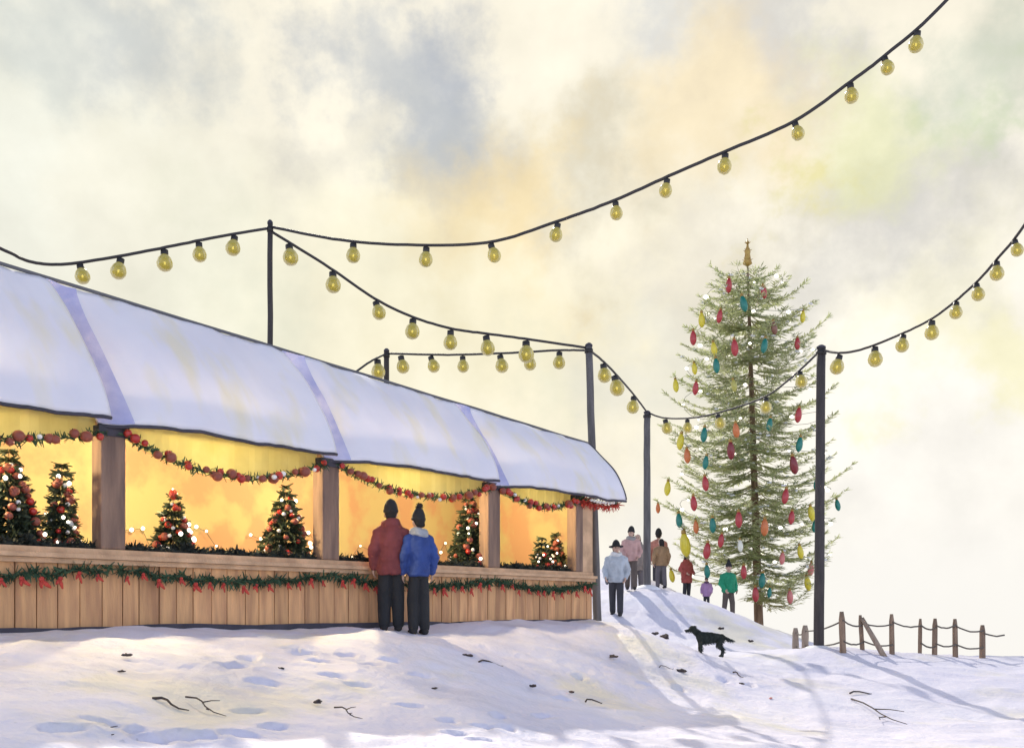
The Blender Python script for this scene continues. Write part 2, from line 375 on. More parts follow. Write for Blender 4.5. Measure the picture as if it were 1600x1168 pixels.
# awning panels: each bellies out and laps over the sunken edge of its neighbour
seams = [(-5.95, -5.95), (-3.03, -3.12), (-.10, -.14), (2.98, 2.92), (AE, AE-.12)]
for i in range(4):
    e0, t0 = seams[i]; e1, t1 = seams[i+1]; nu, nt_ = 64, 30
    e1 += .03; t1 += .02
    g1, g2 = [], []
    for j in range(nt_+1):
        t = j/nt_
        for k in range(nu+1):
            u = k/nu
            se = e0+(e1-e0)*u; st = t0+(t1-t0)*u
            s = se+(st-se)*t
            o0, z0 = .20, eavez(se) - .03*math.sin(math.pi*u) + (.05*math.exp(-u*14))
            o1, z1 = -aback(st), atop(st)
            o = o0+(o1-o0)*t; z = z0+(z1-z0)*t
            bulge = .09*math.sin(math.pi*t**.8)
            dip = (-.34*math.exp(-(u/.13)**1.5) + .10*math.exp(-((u-.42)/.3)**2) + .03*sstep(.9, 1, u))*(math.sin(math.pi*min(1, .10+t*.90))**.55) - .03*(1-t)*math.exp(-(u/.13)**1.5)
            fold = .020*noise.noise((u*9-t*2.2+i*7, t*1.1, 6)) + .012*noise.noise((u*24+t*3, t*2+i, 8)) + .030*noise.noise((u*5+i*3, t*1.2+u*2, 2)) + .010*noise.noise((u*16+i, t*2.5, 4))
            q = bulge + dip + fold
            nrm = Vector((0, 0, 1))*.45 - NW*.9
            p = wall(s, z, o) + nrm*q
            g1.append(p); g2.append(p - nrm*.02)
    mb = MB(); mb.v = [tuple(p) for p in g1+g2]; off = len(g1); w_ = nu+1
    for j in range(nt_):
        for k in range(nu):
            a = j*w_+k; mb.f.append((a, a+1, a+w_+1, a+w_)); mb.f.append((off+a, off+a+w_, off+a+w_+1, off+a+1))
    for k in range(nu):
        mb.f.append((k, off+k, off+k+1, k+1)); a = nt_*w_+k; mb.f.append((a, a+1, off+a+1, off+a))
    for j in range(nt_):
        a = j*w_; mb.f.append((a, a+w_, off+a+w_, off+a)); a = j*w_+nu; mb.f.append((a, off+a, off+a+w_, a+w_))
    pan = sp(mb, 'awning_panel', M['awning'], True)
    uvl = pan.data.uv_layers.new(name='UVMap'); vi = np.empty(len(pan.data.loops), np.int32); pan.data.loops.foreach_get('vertex_index', vi)
    vi = vi % off; uvl.data.foreach_set('uv', np.stack([(vi % w_)/nu + i*1.7, (vi//w_)/nt_], -1).ravel())
    # dark hem along the eave, coloured to stand in for the shadow line
    mb = MB(); hem = [g1[k]+Vector((0, 0, -.022)) for k in range(nu+1)]
    mb.tube(hem, .019, 8); sp(mb, 'shadow_line_hem', M['dark'], True, pan)
    # added blue strip along the panel's left edge, imitating shade in the seam
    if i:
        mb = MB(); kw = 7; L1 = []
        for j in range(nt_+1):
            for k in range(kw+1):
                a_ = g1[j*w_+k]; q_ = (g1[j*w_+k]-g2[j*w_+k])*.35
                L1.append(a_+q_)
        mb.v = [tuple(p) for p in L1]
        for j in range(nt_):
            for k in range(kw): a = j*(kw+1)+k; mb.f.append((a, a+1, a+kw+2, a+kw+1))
        sp(mb, 'seam_shade_strip', M['seam_shade'], True, pan)
    # seam welt
    mb = MB(); mb.tube([g1[j*w_+nu]+(g1[j*w_+nu]-g2[j*w_+nu])*.2 for j in range(nt_+1)], .012, 6)
    if i == 3: sp(mb, 'end_welt', M['dark'], True, pan)
mb = MB(); mb.tube([wall(s, atop(s)+.02+.012*noise.noise((s, 1, 1)), -aback(s)-.015) for s in np.linspace(SL-.1, AE-.1, 40)], .021, 8)
sp(mb, 'ridge_rail', mat('ridge_grey', (.12, .12, .13), .6), True)
# added cloth strip per bay, yellow for the lit underside; curves behind the garland
BAYS = [(POSTS[i]+.14, POSTS[i+1]-.14) for i in range(4)]; BAYS[3] = (POSTS[3]+.14, POSTS[4]-.10)
DROP = [.22, .30, .26, .20]
def gcurve(i, u): return EAVE-.10-DROP[i]*(1-(2*u-1)**2)*(1 if i else 1)
for i, (a, b) in enumerate(BAYS):
    mb = MB(); n = 28; v1, v2 = [], []
    for k in range(n+1):
        u = k/n; s = a+(b-a)*u; w = .012*math.sin(u*55)
        v1.append(wall(s, EAVE+.06, -.06+w)); v2.append(wall(s, gcurve(i, u)-.01, -.06+w*1.4))
    for k in range(n): mb.quad(v1[k], v2[k], v2[k+1], v1[k+1])
    sp(mb, 'glow_valance', M['yellow'], True)
# lamps inside the stall
for i, (a, b) in enumerate(BAYS):
    for q in ((.42,) if i < 3 else (.5,)):
        c = wall(a+(b-a)*q, EAVE+.06, -.95)
        lamp = empty('pendant_lamp', c, 'warm pendant lamp hanging inside the stall above the %s bay' % ['far left', 'second', 'third', 'right hand'][i], 'lamp', 'pendant lamps inside the stall')
        mb = MB(); mb.tube([(0, 0, .45), (0, 0, .08)], .008, 6); mb.build('cord', M['cable'], lamp)
        mb = MB(); mb.lathe([(.03, .09), (.05, .07), (.13, .0), (.125, 0), (.045, .06), (.02, .07)], 16); mb.build('shade', M['dark'], lamp, True)
        mb = MB(); mb.ball((0, 0, -.01), .045); mb.build('bulb', M['lampglow'], lamp, True)
        L_ = bpy.data.lights.new('lamp_light', 'POINT'); L_.energy = 330 if i < 3 else 170; L_.color = (1, .79, .42); L_.shadow_soft_size = .06
        lo = bpy.data.objects.new('lamp_light', L_); COL.objects.link(lo); lo.parent = lamp; lo.location = (0, 0, -.10)

# ------------------------------------------------------------------ greenery helpers
def needle(mb, p, d, L, w, up=None):
    d = d.normalized(); s = d.cross(up or Vector((random.gauss(0, 1), random.gauss(0, 1), random.gauss(0, 1))))
    if s.length < 1e-4: s = Vector((1, 0, 0))
    s.normalize(); s *= w/2
    mb.add([p-s, p+s, p+d*L+s*.35, p+d*L-s*.35], [(0, 1, 2, 3)])
def rnd(): return Vector((random.gauss(0, 1), random.gauss(0, 1), random.gauss(0, 1))).normalized()
def bushy(mb, curve, rad, per, L, w, droop=0.0):
    for i in range(len(curve)-1):
        a, b = curve[i], curve[i+1]; n = max(1, int((b-a).length*per))
        for _ in range(n):
            p = a.lerp(b, random.random()); d = rnd(); d.z -= droop
            needle(mb, p+d*rad*random.random()*.5, d, L*random.uniform(.6, 1.2), w)
berry = MB(); berry.ball((0, 0, 0), (.042, .042, .04), 10, 7); berry_me = berry.mesh('bauble', M['red'], True)
dabw = MB(); dabw.ball((0, 0, 0), (.03, .03, .026), 8, 6); dabw_me = dabw.mesh('frosted_bauble', M['white'], True)
bigb = MB(); bigb.ball((0, 0, 0), (.055, .055, .05), 10, 7); bigb_me = bigb.mesh('rust_bauble', M['rust'], True)
BAYN = ['leftmost window bay', 'second window bay from the left', 'window bay behind the couple', 'narrow right hand window bay']
for i, (a, b) in enumerate(BAYS):
    base = wall((a+b)/2, EAVE, .07)
    g = empty('window_garland', base, 'red and green garland swagged across the top of the %s' % BAYN[i], 'garland', 'garlands across the stall windows')
    n = 26; cur = [wall(a-.05+(b-a+.1)*k/n, gcurve(i, k/n), .06)-base for k in range(n+1)]
    mb = MB(); bushy(mb, cur, .03, 210, .075, .022); mb.build('greenery', M['garland'], g)
    nb = int((b-a)/.085)
    for k in range(nb):
        p = cur[min(n, int(k/nb*n))].lerp(cur[min(n, int(k/nb*n)+1)], random.random()) + rnd()*.035
        r_ = random.random(); me = berry_me if r_ < .5 else (bigb_me if r_ < .82 else dabw_me)
        o = link(me.name, me, g, p - NW*.03); q = random.uniform(.7, 1.25); o.scale = (q, q, q)
# red fringe under the projecting awning end
base = wall(5.9, EAVE-.1, .06)
g = empty('end_garland', base, 'short bristly red garland hanging under the projecting right end of the awning', 'garland')
cur = [wall(5.2+1.15*k/14, EAVE-.12+.05*math.sin(k/14*3.1)*-1+.02*k/14, .09)-base for k in range(15)]
mb = MB(); bushy(mb, cur, .04, 200, .10, .025, .5); mb.build('tinsel', M['redcloth'], g)
mb = MB(); bushy(mb, [c+Vector((0, 0, .05)) for c in cur], .03, 120, .07, .025); mb.build('greenery', M['garland'], g)
for k in range(9): link('frosted_bauble', dabw_me, g, cur[k+3]+Vector((0, 0, .05))-NW*.05)
# lower swags with ribbon bows along the front boarding
bow = MB()
bow.tube([(0, 0, 0), (.02, -.015, -.07), (.05, -.02, -.13)], [(.012, .008), (.028, .01), (.012, .006)], 8)
bow.tube([(0, 0, 0), (-.03, -.01, -.05), (-.045, -.012, -.09)], [(.012, .008), (.024, .01), (.010, .006)], 8)
bow.ball((0, -.012, .0), (.035, .02, .028), 8, 6)
bow_me = bow.mesh('ribbon_bow', M['redcloth'], True)
LB = [(SL+.05, -2.9), (-2.85, -.02), (.02, 3.1), (3.14, SR-.05)]
LN = ['below the leftmost window bay', 'below the second window bay', 'behind the legs of the couple', 'below the narrow right hand bay']
for i, (a, b) in enumerate(LB):
    base = wall((a+b)/2, ZL-.1, .06)
    g = empty('counter_garland', base, 'evergreen swag with red ribbon bows on the counter front %s' % LN[i], 'garland', 'swags along the counter front')
    n = 32; cur = [wall(a+(b-a)*k/n, ZL-.075-.10*abs(math.sin(k/n*math.pi*1))-.02*math.sin(k*1.3), .05)-base for k in range(n+1)]
    mb = MB(); bushy(mb, cur, .05, 260, .085, .024, .25); mb.build('greenery', M['garland'], g)
    nb = int((b-a)/.20)
    for k in range(nb):
        u = (k+.5)/nb; p = cur[int(u*n)] - NW*.05 + Vector((0, 0, -.05+random.uniform(-.02, .02)))
        o = link('ribbon_bow', bow_me, g, p); o.rotation_euler = (0, random.uniform(-.5, .3), math.atan2(DW.y, DW.x)+random.uniform(-.3, .3)); q = random.uniform(.55, .95); o.scale = (q, q, q)
# dark evergreen strips along the sills
for i, (a, b) in enumerate(BAYS):
    base = wall((a+b)/2, ZL+.12, -.10)
    cur = [wall(a+.02+(b-a-.04)*k/20, ZL+.135+.012*math.sin(k*2.1), -.09)-base for k in range(21)]
    g = empty('sill_greenery', base, 'black green fir strip on the sill, %s' % BAYN[i], 'greenery', 'fir strips along the window sills')
    mb = MB(); bushy(mb, cur, .05, 420, .07, .03); mb.build('twigs', M['sill'], g)
    mb = MB(); mb.tube(cur, .03, 8); mb.build('core', M['sill'], g, True)
    for k in range(3 if i < 3 else 2):
        u = random.uniform(.1, .9); mb = MB()
        c = cur[int(u*20)]; bushy(mb, [c, c+Vector((0, 0, .06))], .08, 900, .07, .035); mb.build('twig_tuft', M['sill'], g)

def small_tree(x, ybase, ytop, width, o, kind, label):
    # stands on the display shelf o metres behind the front plane
    s = None
    best = 1e9
    for q in np.arange(-6, 5.6, .01):
        p = wall(q, 0, -o); e = abs(800+F*p.x/p.y - x)
        if e < best: best = e; s = q
    p = wall(s, 0, -o); d = p.y
    zb = ZL+.05; H = (CZ+(950-ytop)/F*d) - zb
    Rr = width/2/F*d
    t = empty('display_tree', (p.x, p.y, zb), label, 'small tree', 'small decorated trees in the stall windows')
    mb = MB(); mb.lathe([(.06, 0), (.075, .09), (.07, .09), (.055, .02)], 14); mb.build('pot', M['dark'], t, True)
    mb = MB(); mb.tube([(0, 0, .03), (0, 0, H*.96)], [.016, .005], 8); mb.build('trunk', M['bark'], t)
    mb = MB(); tiers = max(6, int(H/.085))
    for k in range(tiers):
        f = k/(tiers-1); z = .10+(H-.12)*f; r = Rr*(1-f)**.85*random.uniform(.9, 1.12)+.03
        nb = max(6, int(17*(1-f)+5))
        for j in range(nb):
            w = j/nb*6.283+random.random(); d_ = Vector((math.cos(w), math.sin(w), -.25)); L = r*random.uniform(.75, 1.1)
            for q in range(max(5, int(L/.009))):
                c = Vector((0, 0, z))+d_*L*random.uniform(.15, 1)
                e = d_+rnd()*.75; needle(mb, c, e, random.uniform(.06, .10), .036)
    mb.build('foliage', M['firdark'], t)
    nd = int(40 if kind != 'plain' else 14)
    for k in range(nd):
        f = random.random()**1.2*.9; z = .10+(H-.12)*f; r = Rr*(1-f)**.85+.03
        w = math.atan2(-NW.y, -NW.x)+random.uniform(-1.9, 1.9)
        pnt = Vector((math.cos(w)*r*.9, math.sin(w)*r*.9, z-.02)); rr = random.random()
        me = (bigb_me if rr < .55 else berry_me if rr < .82 else dabw_me) if kind == 'red' else (berry_me if rr < .45 else dabw_me if rr < .7 else bigb_me)
        o_ = link(me.name, me, t, pnt); q = random.uniform(.6, 1.0); o_.scale = (q, q, q)
    for k in range(7):
        f = random.random()*.85; z = .1+(H-.12)*f; r = Rr*(1-f)**.85+.045
        w = math.atan2(-NW.y, -NW.x)+random.uniform(-1.3, 1.3)
        mb = MB(); mb.ball((0, 0, 0), random.uniform(.014, .026), 8, 6); mb.build('fairy_light', M['fairy'], t, True, (math.cos(w)*r, math.sin(w)*r, z))
    if kind == 'topped':
        mb = MB(); mb.ball((0, 0, 0), (.05, .05, .065), 10, 8); mb.build('topper', M['red'], t, True, (0, 0, H))
    return t
small_tree(14, 858, 700, 105, .45, 'red', 'wide dark tree with rust baubles cut by the left edge of the stall')
small_tree(97, 858, 722, 46, .50, 'red', 'slim column shaped tree with rust and white baubles in the leftmost bay')
small_tree(271, 866, 772, 64, .55, 'topped', 'short squat green tree with a red ball on top')
small_tree(446, 880, 757, 78, .45, 'red', 'rust coloured tree beside the post left of the couple')
small_tree(733, 888, 768, 62, .40, 'red', 'tall red and white dotted tree just right of the couple')
small_tree(846, 890, 838, 34, .45, 'plain', 'small plain green tree in the narrow right hand bay')
small_tree(872, 890, 832, 38, .70, 'red', 'small rust tree behind the plain one in the narrow right hand bay')
# red curtain at the left of the narrow bay
mb = MB(); n = 20
cl = [wall(3.30+.36*k/n, 0, -.34+.03*math.sin(k*1.6)) for k in range(n+1)]
base = wall(3.45, ZL+.05, -.34)
for k in range(n):
    a, b = cl[k]-base, cl[k+1]-base; z0, z1 = 0.0, EAVE-.02-ZL-.05
    a.z = b.z = 0; U1, U2 = a+Vector((0, 0, z1)), b+Vector((0, 0, z1)); mb.quad(a, b, U2*1, U1*1)
cu = mb.build('curtain', mat('red_curtain', (.50, .12, .05), .85, (.40, .07, .03), 4, (4, 4, .5), transl=.2), None, True, base)
so = cu.modifiers.new('t', 'SOLIDIFY'); so.thickness = .008
tag(cu, 'rust red curtain hanging at the left of the narrow right hand bay', 'curtain')
# fairy light strings on the back wall
for i, (a, b) in enumerate(BAYS):
    base = wall((a+b)/2, ZB+1.2, -2.58)
    g = empty('fairy_lights', base, 'tiny white lights on the back wall, %s' % BAYN[i], 'fairy lights', 'fairy lights on the stall back wall')
    cur = [wall(a+(b-a)*k/16+(i*.3), ZB+1.15+.18*math.sin(k*.9+i)+.1*math.sin(k*2.3), -2.60)-base for k in range(17)]
    mb = MB(); mb.tube(cur, .004, 5); mb.build('wire', M['cable'], g)
    for k in range(17):
        mb = MB(); mb.ball((0, 0, 0), random.uniform(.014, .03), 8, 6); mb.build('bulb', M['fairy'], g, True, cur[k]-NW*.02)

# ------------------------------------------------------------------ poles
def pole(x, ytop, d, w, label, lean=0.0, m='pole', ground_d=None):
    b = on(x+lean, d); top = px(x, ytop, d); H = top.z-b.z; r = w/2/F*d
    t = empty('light_pole', b, label, 'pole', 'poles that carry the light strings')
    mb = MB(); n = 14; dx = top.x-b.x
    mb.tube([(dx*k/n+.012*noise.noise((k*.6, x, 1)), .012*noise.noise((k*.6, x, 7)), -.4+(H+.4)*k/n) for k in range(n+1)], [r*(1.12-.2*k/n) for k in range(n+1)], 12)
    mb.build('shaft', M[m], t, True)
    mb = MB(); mb.lathe([(r*.98, 0), (r*.98, .03), (r*.5, .06), (r*.35, .065)], 12, (dx, 0, H)); mb.build('cap', M['dark'], t, True)
    mb = MB(); mb.lathe([(r*1.12, -.12), (r*1.12, -.05)], 12, (dx, 0, H)); mb.build('clamp_ring', M['socket'], t, True)
    mb = MB(); mb.lathe([(r*4.6, -.10), (r*3.6, -.01), (r*2.2, .05), (r*1.03, .075)], 18); mb.build('snow_collar', M['snowdab'], t, True)
    return top
TA = pole(422, 350, 15.6, 9, 'tall thin black pole rising behind the roof between second and third awning panels')
TD = pole(604, 549, 21.0, 9, 'short looking black pole tip just above the third awning panel')
TB = pole(920, 541, 18.4, 12, 'dark grey pole at the right end of the stall', 15, 'pole2')
TF = pole(1011, 645, 26.5, 11, 'grey pole standing beside the walkers at the top of the snow slope', 0, 'pole2')
TG = pole(1283, 544, 19.8, 15, 'thick black pole in front of the big tree beside the rope fence', -4)
TH = pole(1790, -150, 9.5, 14, 'pole outside the picture on the right that ends the rising light string')
# ------------------------------------------------------------------ festoon strings
bm_g = MB(); bm_g.lathe([(.012, 0), (.045, -.02), (.085, -.07), (.105, -.13), (.10, -.18), (.07, -.225), (.03, -.245)], 16); bulb_me = bm_g.mesh('bulb', M['bulb'], True)
bm_s = MB(); bm_s.lathe([(.02, .05), (.05, .04), (.052, -.05), (.04, -.07)], 12); sock_me = bm_s.mesh('socket', M['socket'], True)
bm_f = MB(); bm_f.ball((0, 0, -.13), (.022, .022, .035), 8, 6); fil_me = bm_f.mesh('filament', M['filament'], True)
def crom(p, n=8):
    p = [p[0]*2-p[1]] + p + [p[-1]*2-p[-2]]; out = []
    for i in range(1, len(p)-2):
        for k in range(n):
            t = k/n; a, b, c, d = p[i-1], p[i], p[i+1], p[i+2]
            out.append(.5*((2*b)+(c-a)*t+(2*a-5*b+4*c-d)*t*t+(3*b-a-3*c+d)*t**3))
    out.append(p[-2]); return out
def festoon(path, bulbs, label, r=.022, size=1.0):
    # path: (x, y, depth) along the cable, bulbs: picture columns
    c3 = crom([q if isinstance(q, Vector) else px(*q) for q in path], 8)
    base = c3[0]; t = empty('festoon_string', base, label, 'string lights', 'strings of festoon bulbs')
    mb = MB(); mb.tube([p-base+Vector((0, 0, .006*noise.noise((i*.8, path[0][0] if not isinstance(path[0], Vector) else 1, 3)))) for i, p in enumerate(c3)], r, 8); mb.build('cable', M['cable'], t, True)
    for x in bulbs:
        for i in range(len(c3)-1):
            xa, xb = 800+F*c3[i].x/c3[i].y, 800+F*c3[i+1].x/c3[i+1].y
            if min(xa, xb) <= x <= max(xa, xb):
                f = (x-xa)/(xb-xa); p = c3[i].lerp(c3[i+1], f); break
        else: continue
        d = p.y; q = size*d/15.5 if d < 18 else size*1.2*(d/18)**.5
        q *= random.uniform(.98, 1.14)
        b = link('bulb', bulb_me, t, p-base+Vector((0, 0, -.075*q)))
        b.scale = (q, q, q); b.rotation_euler = (random.uniform(-.2, .2), random.uniform(-.32, .2), 0)
        s_ = link('socket', sock_me, b); link('filament', fil_me, b)
festoon([(-330, 250, 11.5), (-120, 345, 12.5), (0, 388, 13.2), (45, 408, 13.6), (95, 413, 13.9), (170, 403, 14.2), (250, 388, 14.6), (340, 370, 15.1), TA+Vector((0, 0, -.06))],
        [126, 188, 257, 311, 366], 'festoon string sagging from the tall thin pole to the left picture edge')
festoon([TA+Vector((0, 0, -.04)), (520, 373, 15.3), (620, 382, 15.0), (760, 379, 14.6), (870, 346, 14.3), (960, 313, 14.0), (1045, 275, 13.7), (1130, 238, 13.4), (1240, 190, 13.1), (1330, 127, 12.8), (1385, 85, 12.6), (1470, 10, 12.3), (1640, -180, 11.8)],
        [552, 666, 768, 871, 962, 1042, 1133, 1243, 1329, 1383, 1433], 'long festoon string climbing from the tall thin pole to the top right corner', size=.95)
festoon([TA+Vector((0, 0, -.10)), (515, 418, 16.2), (585, 466, 16.8), (645, 495, 17.2), (705, 513, 17.6), (760, 521, 17.9), (820, 529, 18.2), TB+Vector((0, 0, -.03))],
        [452, 520, 588, 645, 704, 760, 822], 'festoon string dropping from the tall thin pole to the pole at the stall end')
festoon([TD+Vector((0, 0, -.04)), (700, 554, 20.4), (800, 551, 19.7), (870, 547, 19.1), TB+Vector((0, 0, -.07))],
        [627, 674, 723, 782, 828, 874], 'nearly level festoon string between the short pole tip and the stall end pole', size=.85)
festoon([TD+Vector((0, 0, -.04)), (578, 565, 20.4), (545, 588, 20.0), (500, 612, 19.4)], [590], 'short end of festoon string dipping behind the roof left of the short pole tip')
festoon([TB+Vector((0, 0, -.06)), (940, 562, 19.6), (962, 584, 21), (990, 616, 24), TF+Vector((0, 0, .02))],
        [943, 961, 990], 'steep festoon string running down from the stall end pole to the grey pole')
festoon([TF+Vector((0, 0, .02)), (1035, 652, 26), (1075, 653, 25), (1120, 645, 24), (1190, 622, 22.6), (1235, 591, 21), TG+Vector((0, 0, -.03))],
        [1040, 1074, 1122, 1197, 1250], 'festoon string sagging across the big tree between the grey pole and the thick black pole', size=.8)
festoon([TG+Vector((0, 0, -.03)), (1310, 551, 19.2), (1345, 546, 18.7), (1400, 525, 18), (1460, 495, 17), (1520, 446, 16), (1560, 402, 15.2), (1600, 352, 14.4), (1700, 190, 11.9), TH+Vector((0, 0, -.05))],
        [1311, 1367, 1411, 1456, 1494, 1526, 1557, 1586, 1640], 'festoon string climbing from the thick black pole to the right picture edge', size=.9)

# ------------------------------------------------------------------ the big tree
TD_ = 36.0
tb = on(1186, TD_); TOPZ = px(1168, 412, TD_).z; TH_ = TOPZ-tb.z; tx = px(1168, 400, TD_).x-tb.x
tree = empty('fir_tree', tb, 'very tall sparse fir tree hung with coloured baubles behind the rope fence', 'tree')
def taxis(z): return Vector((tx*z/TH_*1.0, 0, z))
mb = MB(); mb.tube([taxis(z)+Vector((.02*noise.noise((z, 1, 1)), 0, 0)) for z in np.linspace(-.4, TH_, 26)], [.14*(1-k/25)**.8+.03 for k in range(26)], 12)
mb.build('trunk', M['bark'], tree, True)
pxm = TD_/F
prof = [(412, 6), (425, 56), (460, 84), (500, 104), (560, 122), (620, 132), (700, 138), (780, 145), (850, 140), (900, 132), (935, 110)]
def half(z):
    y = 950-(tb.z+z-CZ)/pxm
    for (a, r0), (b, r1) in zip(prof, prof[1:]):
        if a <= y <= b: return (r0+(r1-r0)*(y-a)/(b-a))*pxm
    return prof[0][1]*pxm if y < 412 else prof[-1][1]*pxm
foli, wood, dabs = MB(), MB(), MB()
def branch(z0, az, L, dens=1.0, rise=None):
    d = Vector((math.cos(az), math.sin(az), 0)); side = Vector((-d.y, d.x, 0))
    rise = random.uniform(.02, .17) if rise is None else rise
    def pt(t): return taxis(z0)+d*(L*t)+Vector((0, 0, L*(-.16*math.sin(math.pi*t*.9)+rise*t*t*1.6)))
    c = [pt(k/7) for k in range(8)]
    wood.tube(c, [.018*(1-k/8)+.004 for k in range(8)], 5)
    n = int(L/.118*dens)
    for i in range(n):
        t = .12+.88*(i+random.random())/n; p = pt(t); f = (pt(min(1, t+.05))-pt(t-.05)).normalized()
        tw = (.16+.50*(1-t)**.7*min(1, L/2))*random.uniform(.6, 1.2)
        for sd in (-1, 1):
            e = (f*.75+side*sd*.8+Vector((0, 0, random.uniform(-.22, .12)))).normalized()
            m = max(2, int(tw/.085))
            for q in range(m):
                b = p+e*tw*(q+random.random()*.6)/m
                for h in (-1, 1):
                    nd = (e+e.cross(Vector((0, 0, 1)))*h*random.uniform(.3, .8)+Vector((0, 0, random.uniform(-.35, .25)))).normalized()
                    needle(foli, b, nd, random.uniform(.12, .23), .050, Vector((0, 0, 1))+rnd()*.5)
            if random.random() < .055: dabs.ball(p+e*tw*.5+Vector((0, 0, .02)), (random.uniform(.04, .12), .07, .035), 7, 5)
    for _ in range(5): needle(foli, c[-1], (c[-1]-c[-2]).normalized()+rnd()*.4, .18, .03)
    return c
zlow = 1.2
nt = 27; z = zlow
while z < TH_-.25:
    f = z/TH_; r = half(z); nb = random.choice((5, 6, 7))
    w0 = random.random()*6.28
    if z < 2.2: nb = 4
    for j in range(nb):
        az = w0+j/nb*6.283+random.uniform(-.25, .25)
        if z < 2.0 and math.cos(az) < .25: continue
        branch(z+random.uniform(-.16, .16), az, r*random.uniform(.72, 1.06), .85)
    z += .50-.10*f
for k in range(40):
    zz = TH_-.03*k; needle(foli, taxis(zz), rnd()*.8+Vector((0, 0, .7)), .22, .035)

# ------------------------------------------------------------------ baubles on the tree
OR = [('red', 1139, 446, 1), ('teal', 1159, 475, 1.1), ('red', 1192, 456, .9), ('red', 1126, 494, .9), ('yellow', 1096, 500, 1), ('yellow', 1255, 495, .8), ('rust', 1208, 512, .9),
 ('red', 1083, 528, 1), ('red', 1147, 543, 1.1), ('teal', 1196, 540, 1), ('red', 1246, 537, .85), ('yellow', 1114, 545, .9), ('teal', 1118, 571, 1), ('yellow', 1084, 576, .8), ('yellow', 1055, 603, .9),
 ('red', 1088, 606, .9), ('olive', 1145, 602, .8), ('red', 1249, 648, 1), ('teal', 1204, 663, .9), ('orange', 1149, 672, 1), ('teal', 1101, 679, 1), ('yellow', 1065, 690, 1.1), ('teal', 1251, 694, 1),
 ('dark red', 1141, 703, 1.15), ('dark red', 1238, 726, 1.2), ('orange', 1073, 712, 1), ('teal', 1104, 722, .9), ('red', 1101, 755, 1), ('yellow', 1044, 763, 1), ('red', 1083, 786, 1), ('orange', 1028, 794, .7),
 ('red', 1229, 775, 1), ('teal', 1278, 755, .9), ('teal', 1307, 789, .8), ('red', 1238, 808, .9), ('red', 1154, 811, 1.05), ('orange', 1195, 823, 1.1), ('yellow', 1266, 802, 1), ('teal', 1275, 821, .9),
 ('teal', 1060, 813, 1), ('orange', 1087, 823, .85), ('teal', 1113, 820, 1), ('yellow', 1068, 851, 1.6), ('red', 1128, 844, .9), ('white', 1156, 852, .8), ('red', 1106, 860, 1.1), ('yellow', 1249, 862, .9),
 ('pink', 1223, 872, .8), ('pink', 1268, 889, .9), ('teal', 1104, 892, .9), ('red', 1162, 893, .9), ('teal', 1192, 906, 1), ('teal', 1203, 925, .7), ('yellow', 1260, 911, 1), ('red', 1180, 928, 1), ('pink', 1234, 932, .9), ('yellow', 1048, 900, .9)]
OC = {'red': (.52, .045, .05), 'teal': (.01, .22, .17), 'yellow': (.80, .68, .05), 'orange': (.70, .20, .05), 'dark red': (.26, .02, .025), 'rust': (.27, .11, .07), 'olive': (.52, .48, .10), 'white': (.85, .84, .72), 'pink': (.72, .22, .20)}
OM = {k: mat(k.replace(' ', '_')+'_glaze', c, .28, tuple(v*.8 for v in c), 3, coat=.5, transl=.18, emit=.06) for k, c in OC.items()}
bprof = [(.02, 0), (.05, -.03), (.090, -.12), (.115, -.25), (.112, -.36), (.082, -.45), (.04, -.505), (.012, -.52)]
bl = MB(); bl.lathe(bprof, 16); bl_me = {}
for k in OC:
    b_ = MB(); b_.lathe(bprof, 16); bl_me[k] = b_.mesh('glass_drop', OM[k], True)
cp = MB(); cp.lathe([(.012, .10), (.016, .06), (.05, .05), (.055, -.02), (.04, -.03)], 10); cp_me = cp.mesh('cap', M['gold'], True)
ORD = ['topmost', 'second', 'third', 'fourth', 'fifth', 'sixth', 'seventh', 'eighth', 'ninth', 'tenth', 'eleventh', 'twelfth', 'thirteenth', 'fourteenth', 'fifteenth', 'sixteenth', 'seventeenth', 'eighteenth']
tot = {}
for c, *_ in OR: tot[c] = tot.get(c, 0)+1
cnt = {}
for c, x, y, q in sorted(OR, key=lambda o: o[2]):
    k = cnt.get(c, 0); cnt[c] = k+1
    z = px(x, y, TD_).z-tb.z; ax = tb.x+taxis(z).x
    dx = (px(x, y, TD_).x-ax); rr = max(half(max(1.3, z)), abs(dx)+.05)*.97
    dep = -math.sqrt(max(.05, rr*rr-dx*dx))*random.uniform(.95, 1.03)
    d = TD_+dep
    p = px(x, y-12*q, d)
    lab = ('only %s glass drop on the big tree' % c) if tot[c] == 1 else '%s glass drop on the big tree, %s of that colour counting from its top' % (c, ORD[k])
    t = empty('tree_bauble', p, lab, 'bauble', 'glass drops hanging on the big tree')
    q *= .98
    b_ = link('glass_drop', bl_me[c], t); b_.scale = (q, q, q); b_.rotation_euler = (random.uniform(-.12, .12), random.uniform(-.22, .18), 0)
    c_ = link('cap', cp_me, t); c_.scale = (q, q, q)
    # its branch
    L_ = math.hypot(p.x-ax, p.y-tb.y); zr = p.z-tb.z+.09*q
    branch(zr-L_*(.0-.16*math.sin(math.pi*.9)+.06*1.6)-0.0, math.atan2(p.y-tb.y, p.x-ax), L_*1.0, .8, .06)
foli.build('foliage', M['fir'], tree); wood.build('branches', M['limb'], tree, True); tag(dabs.build('snow', M['snowdab'], tree, True), kind='stuff')
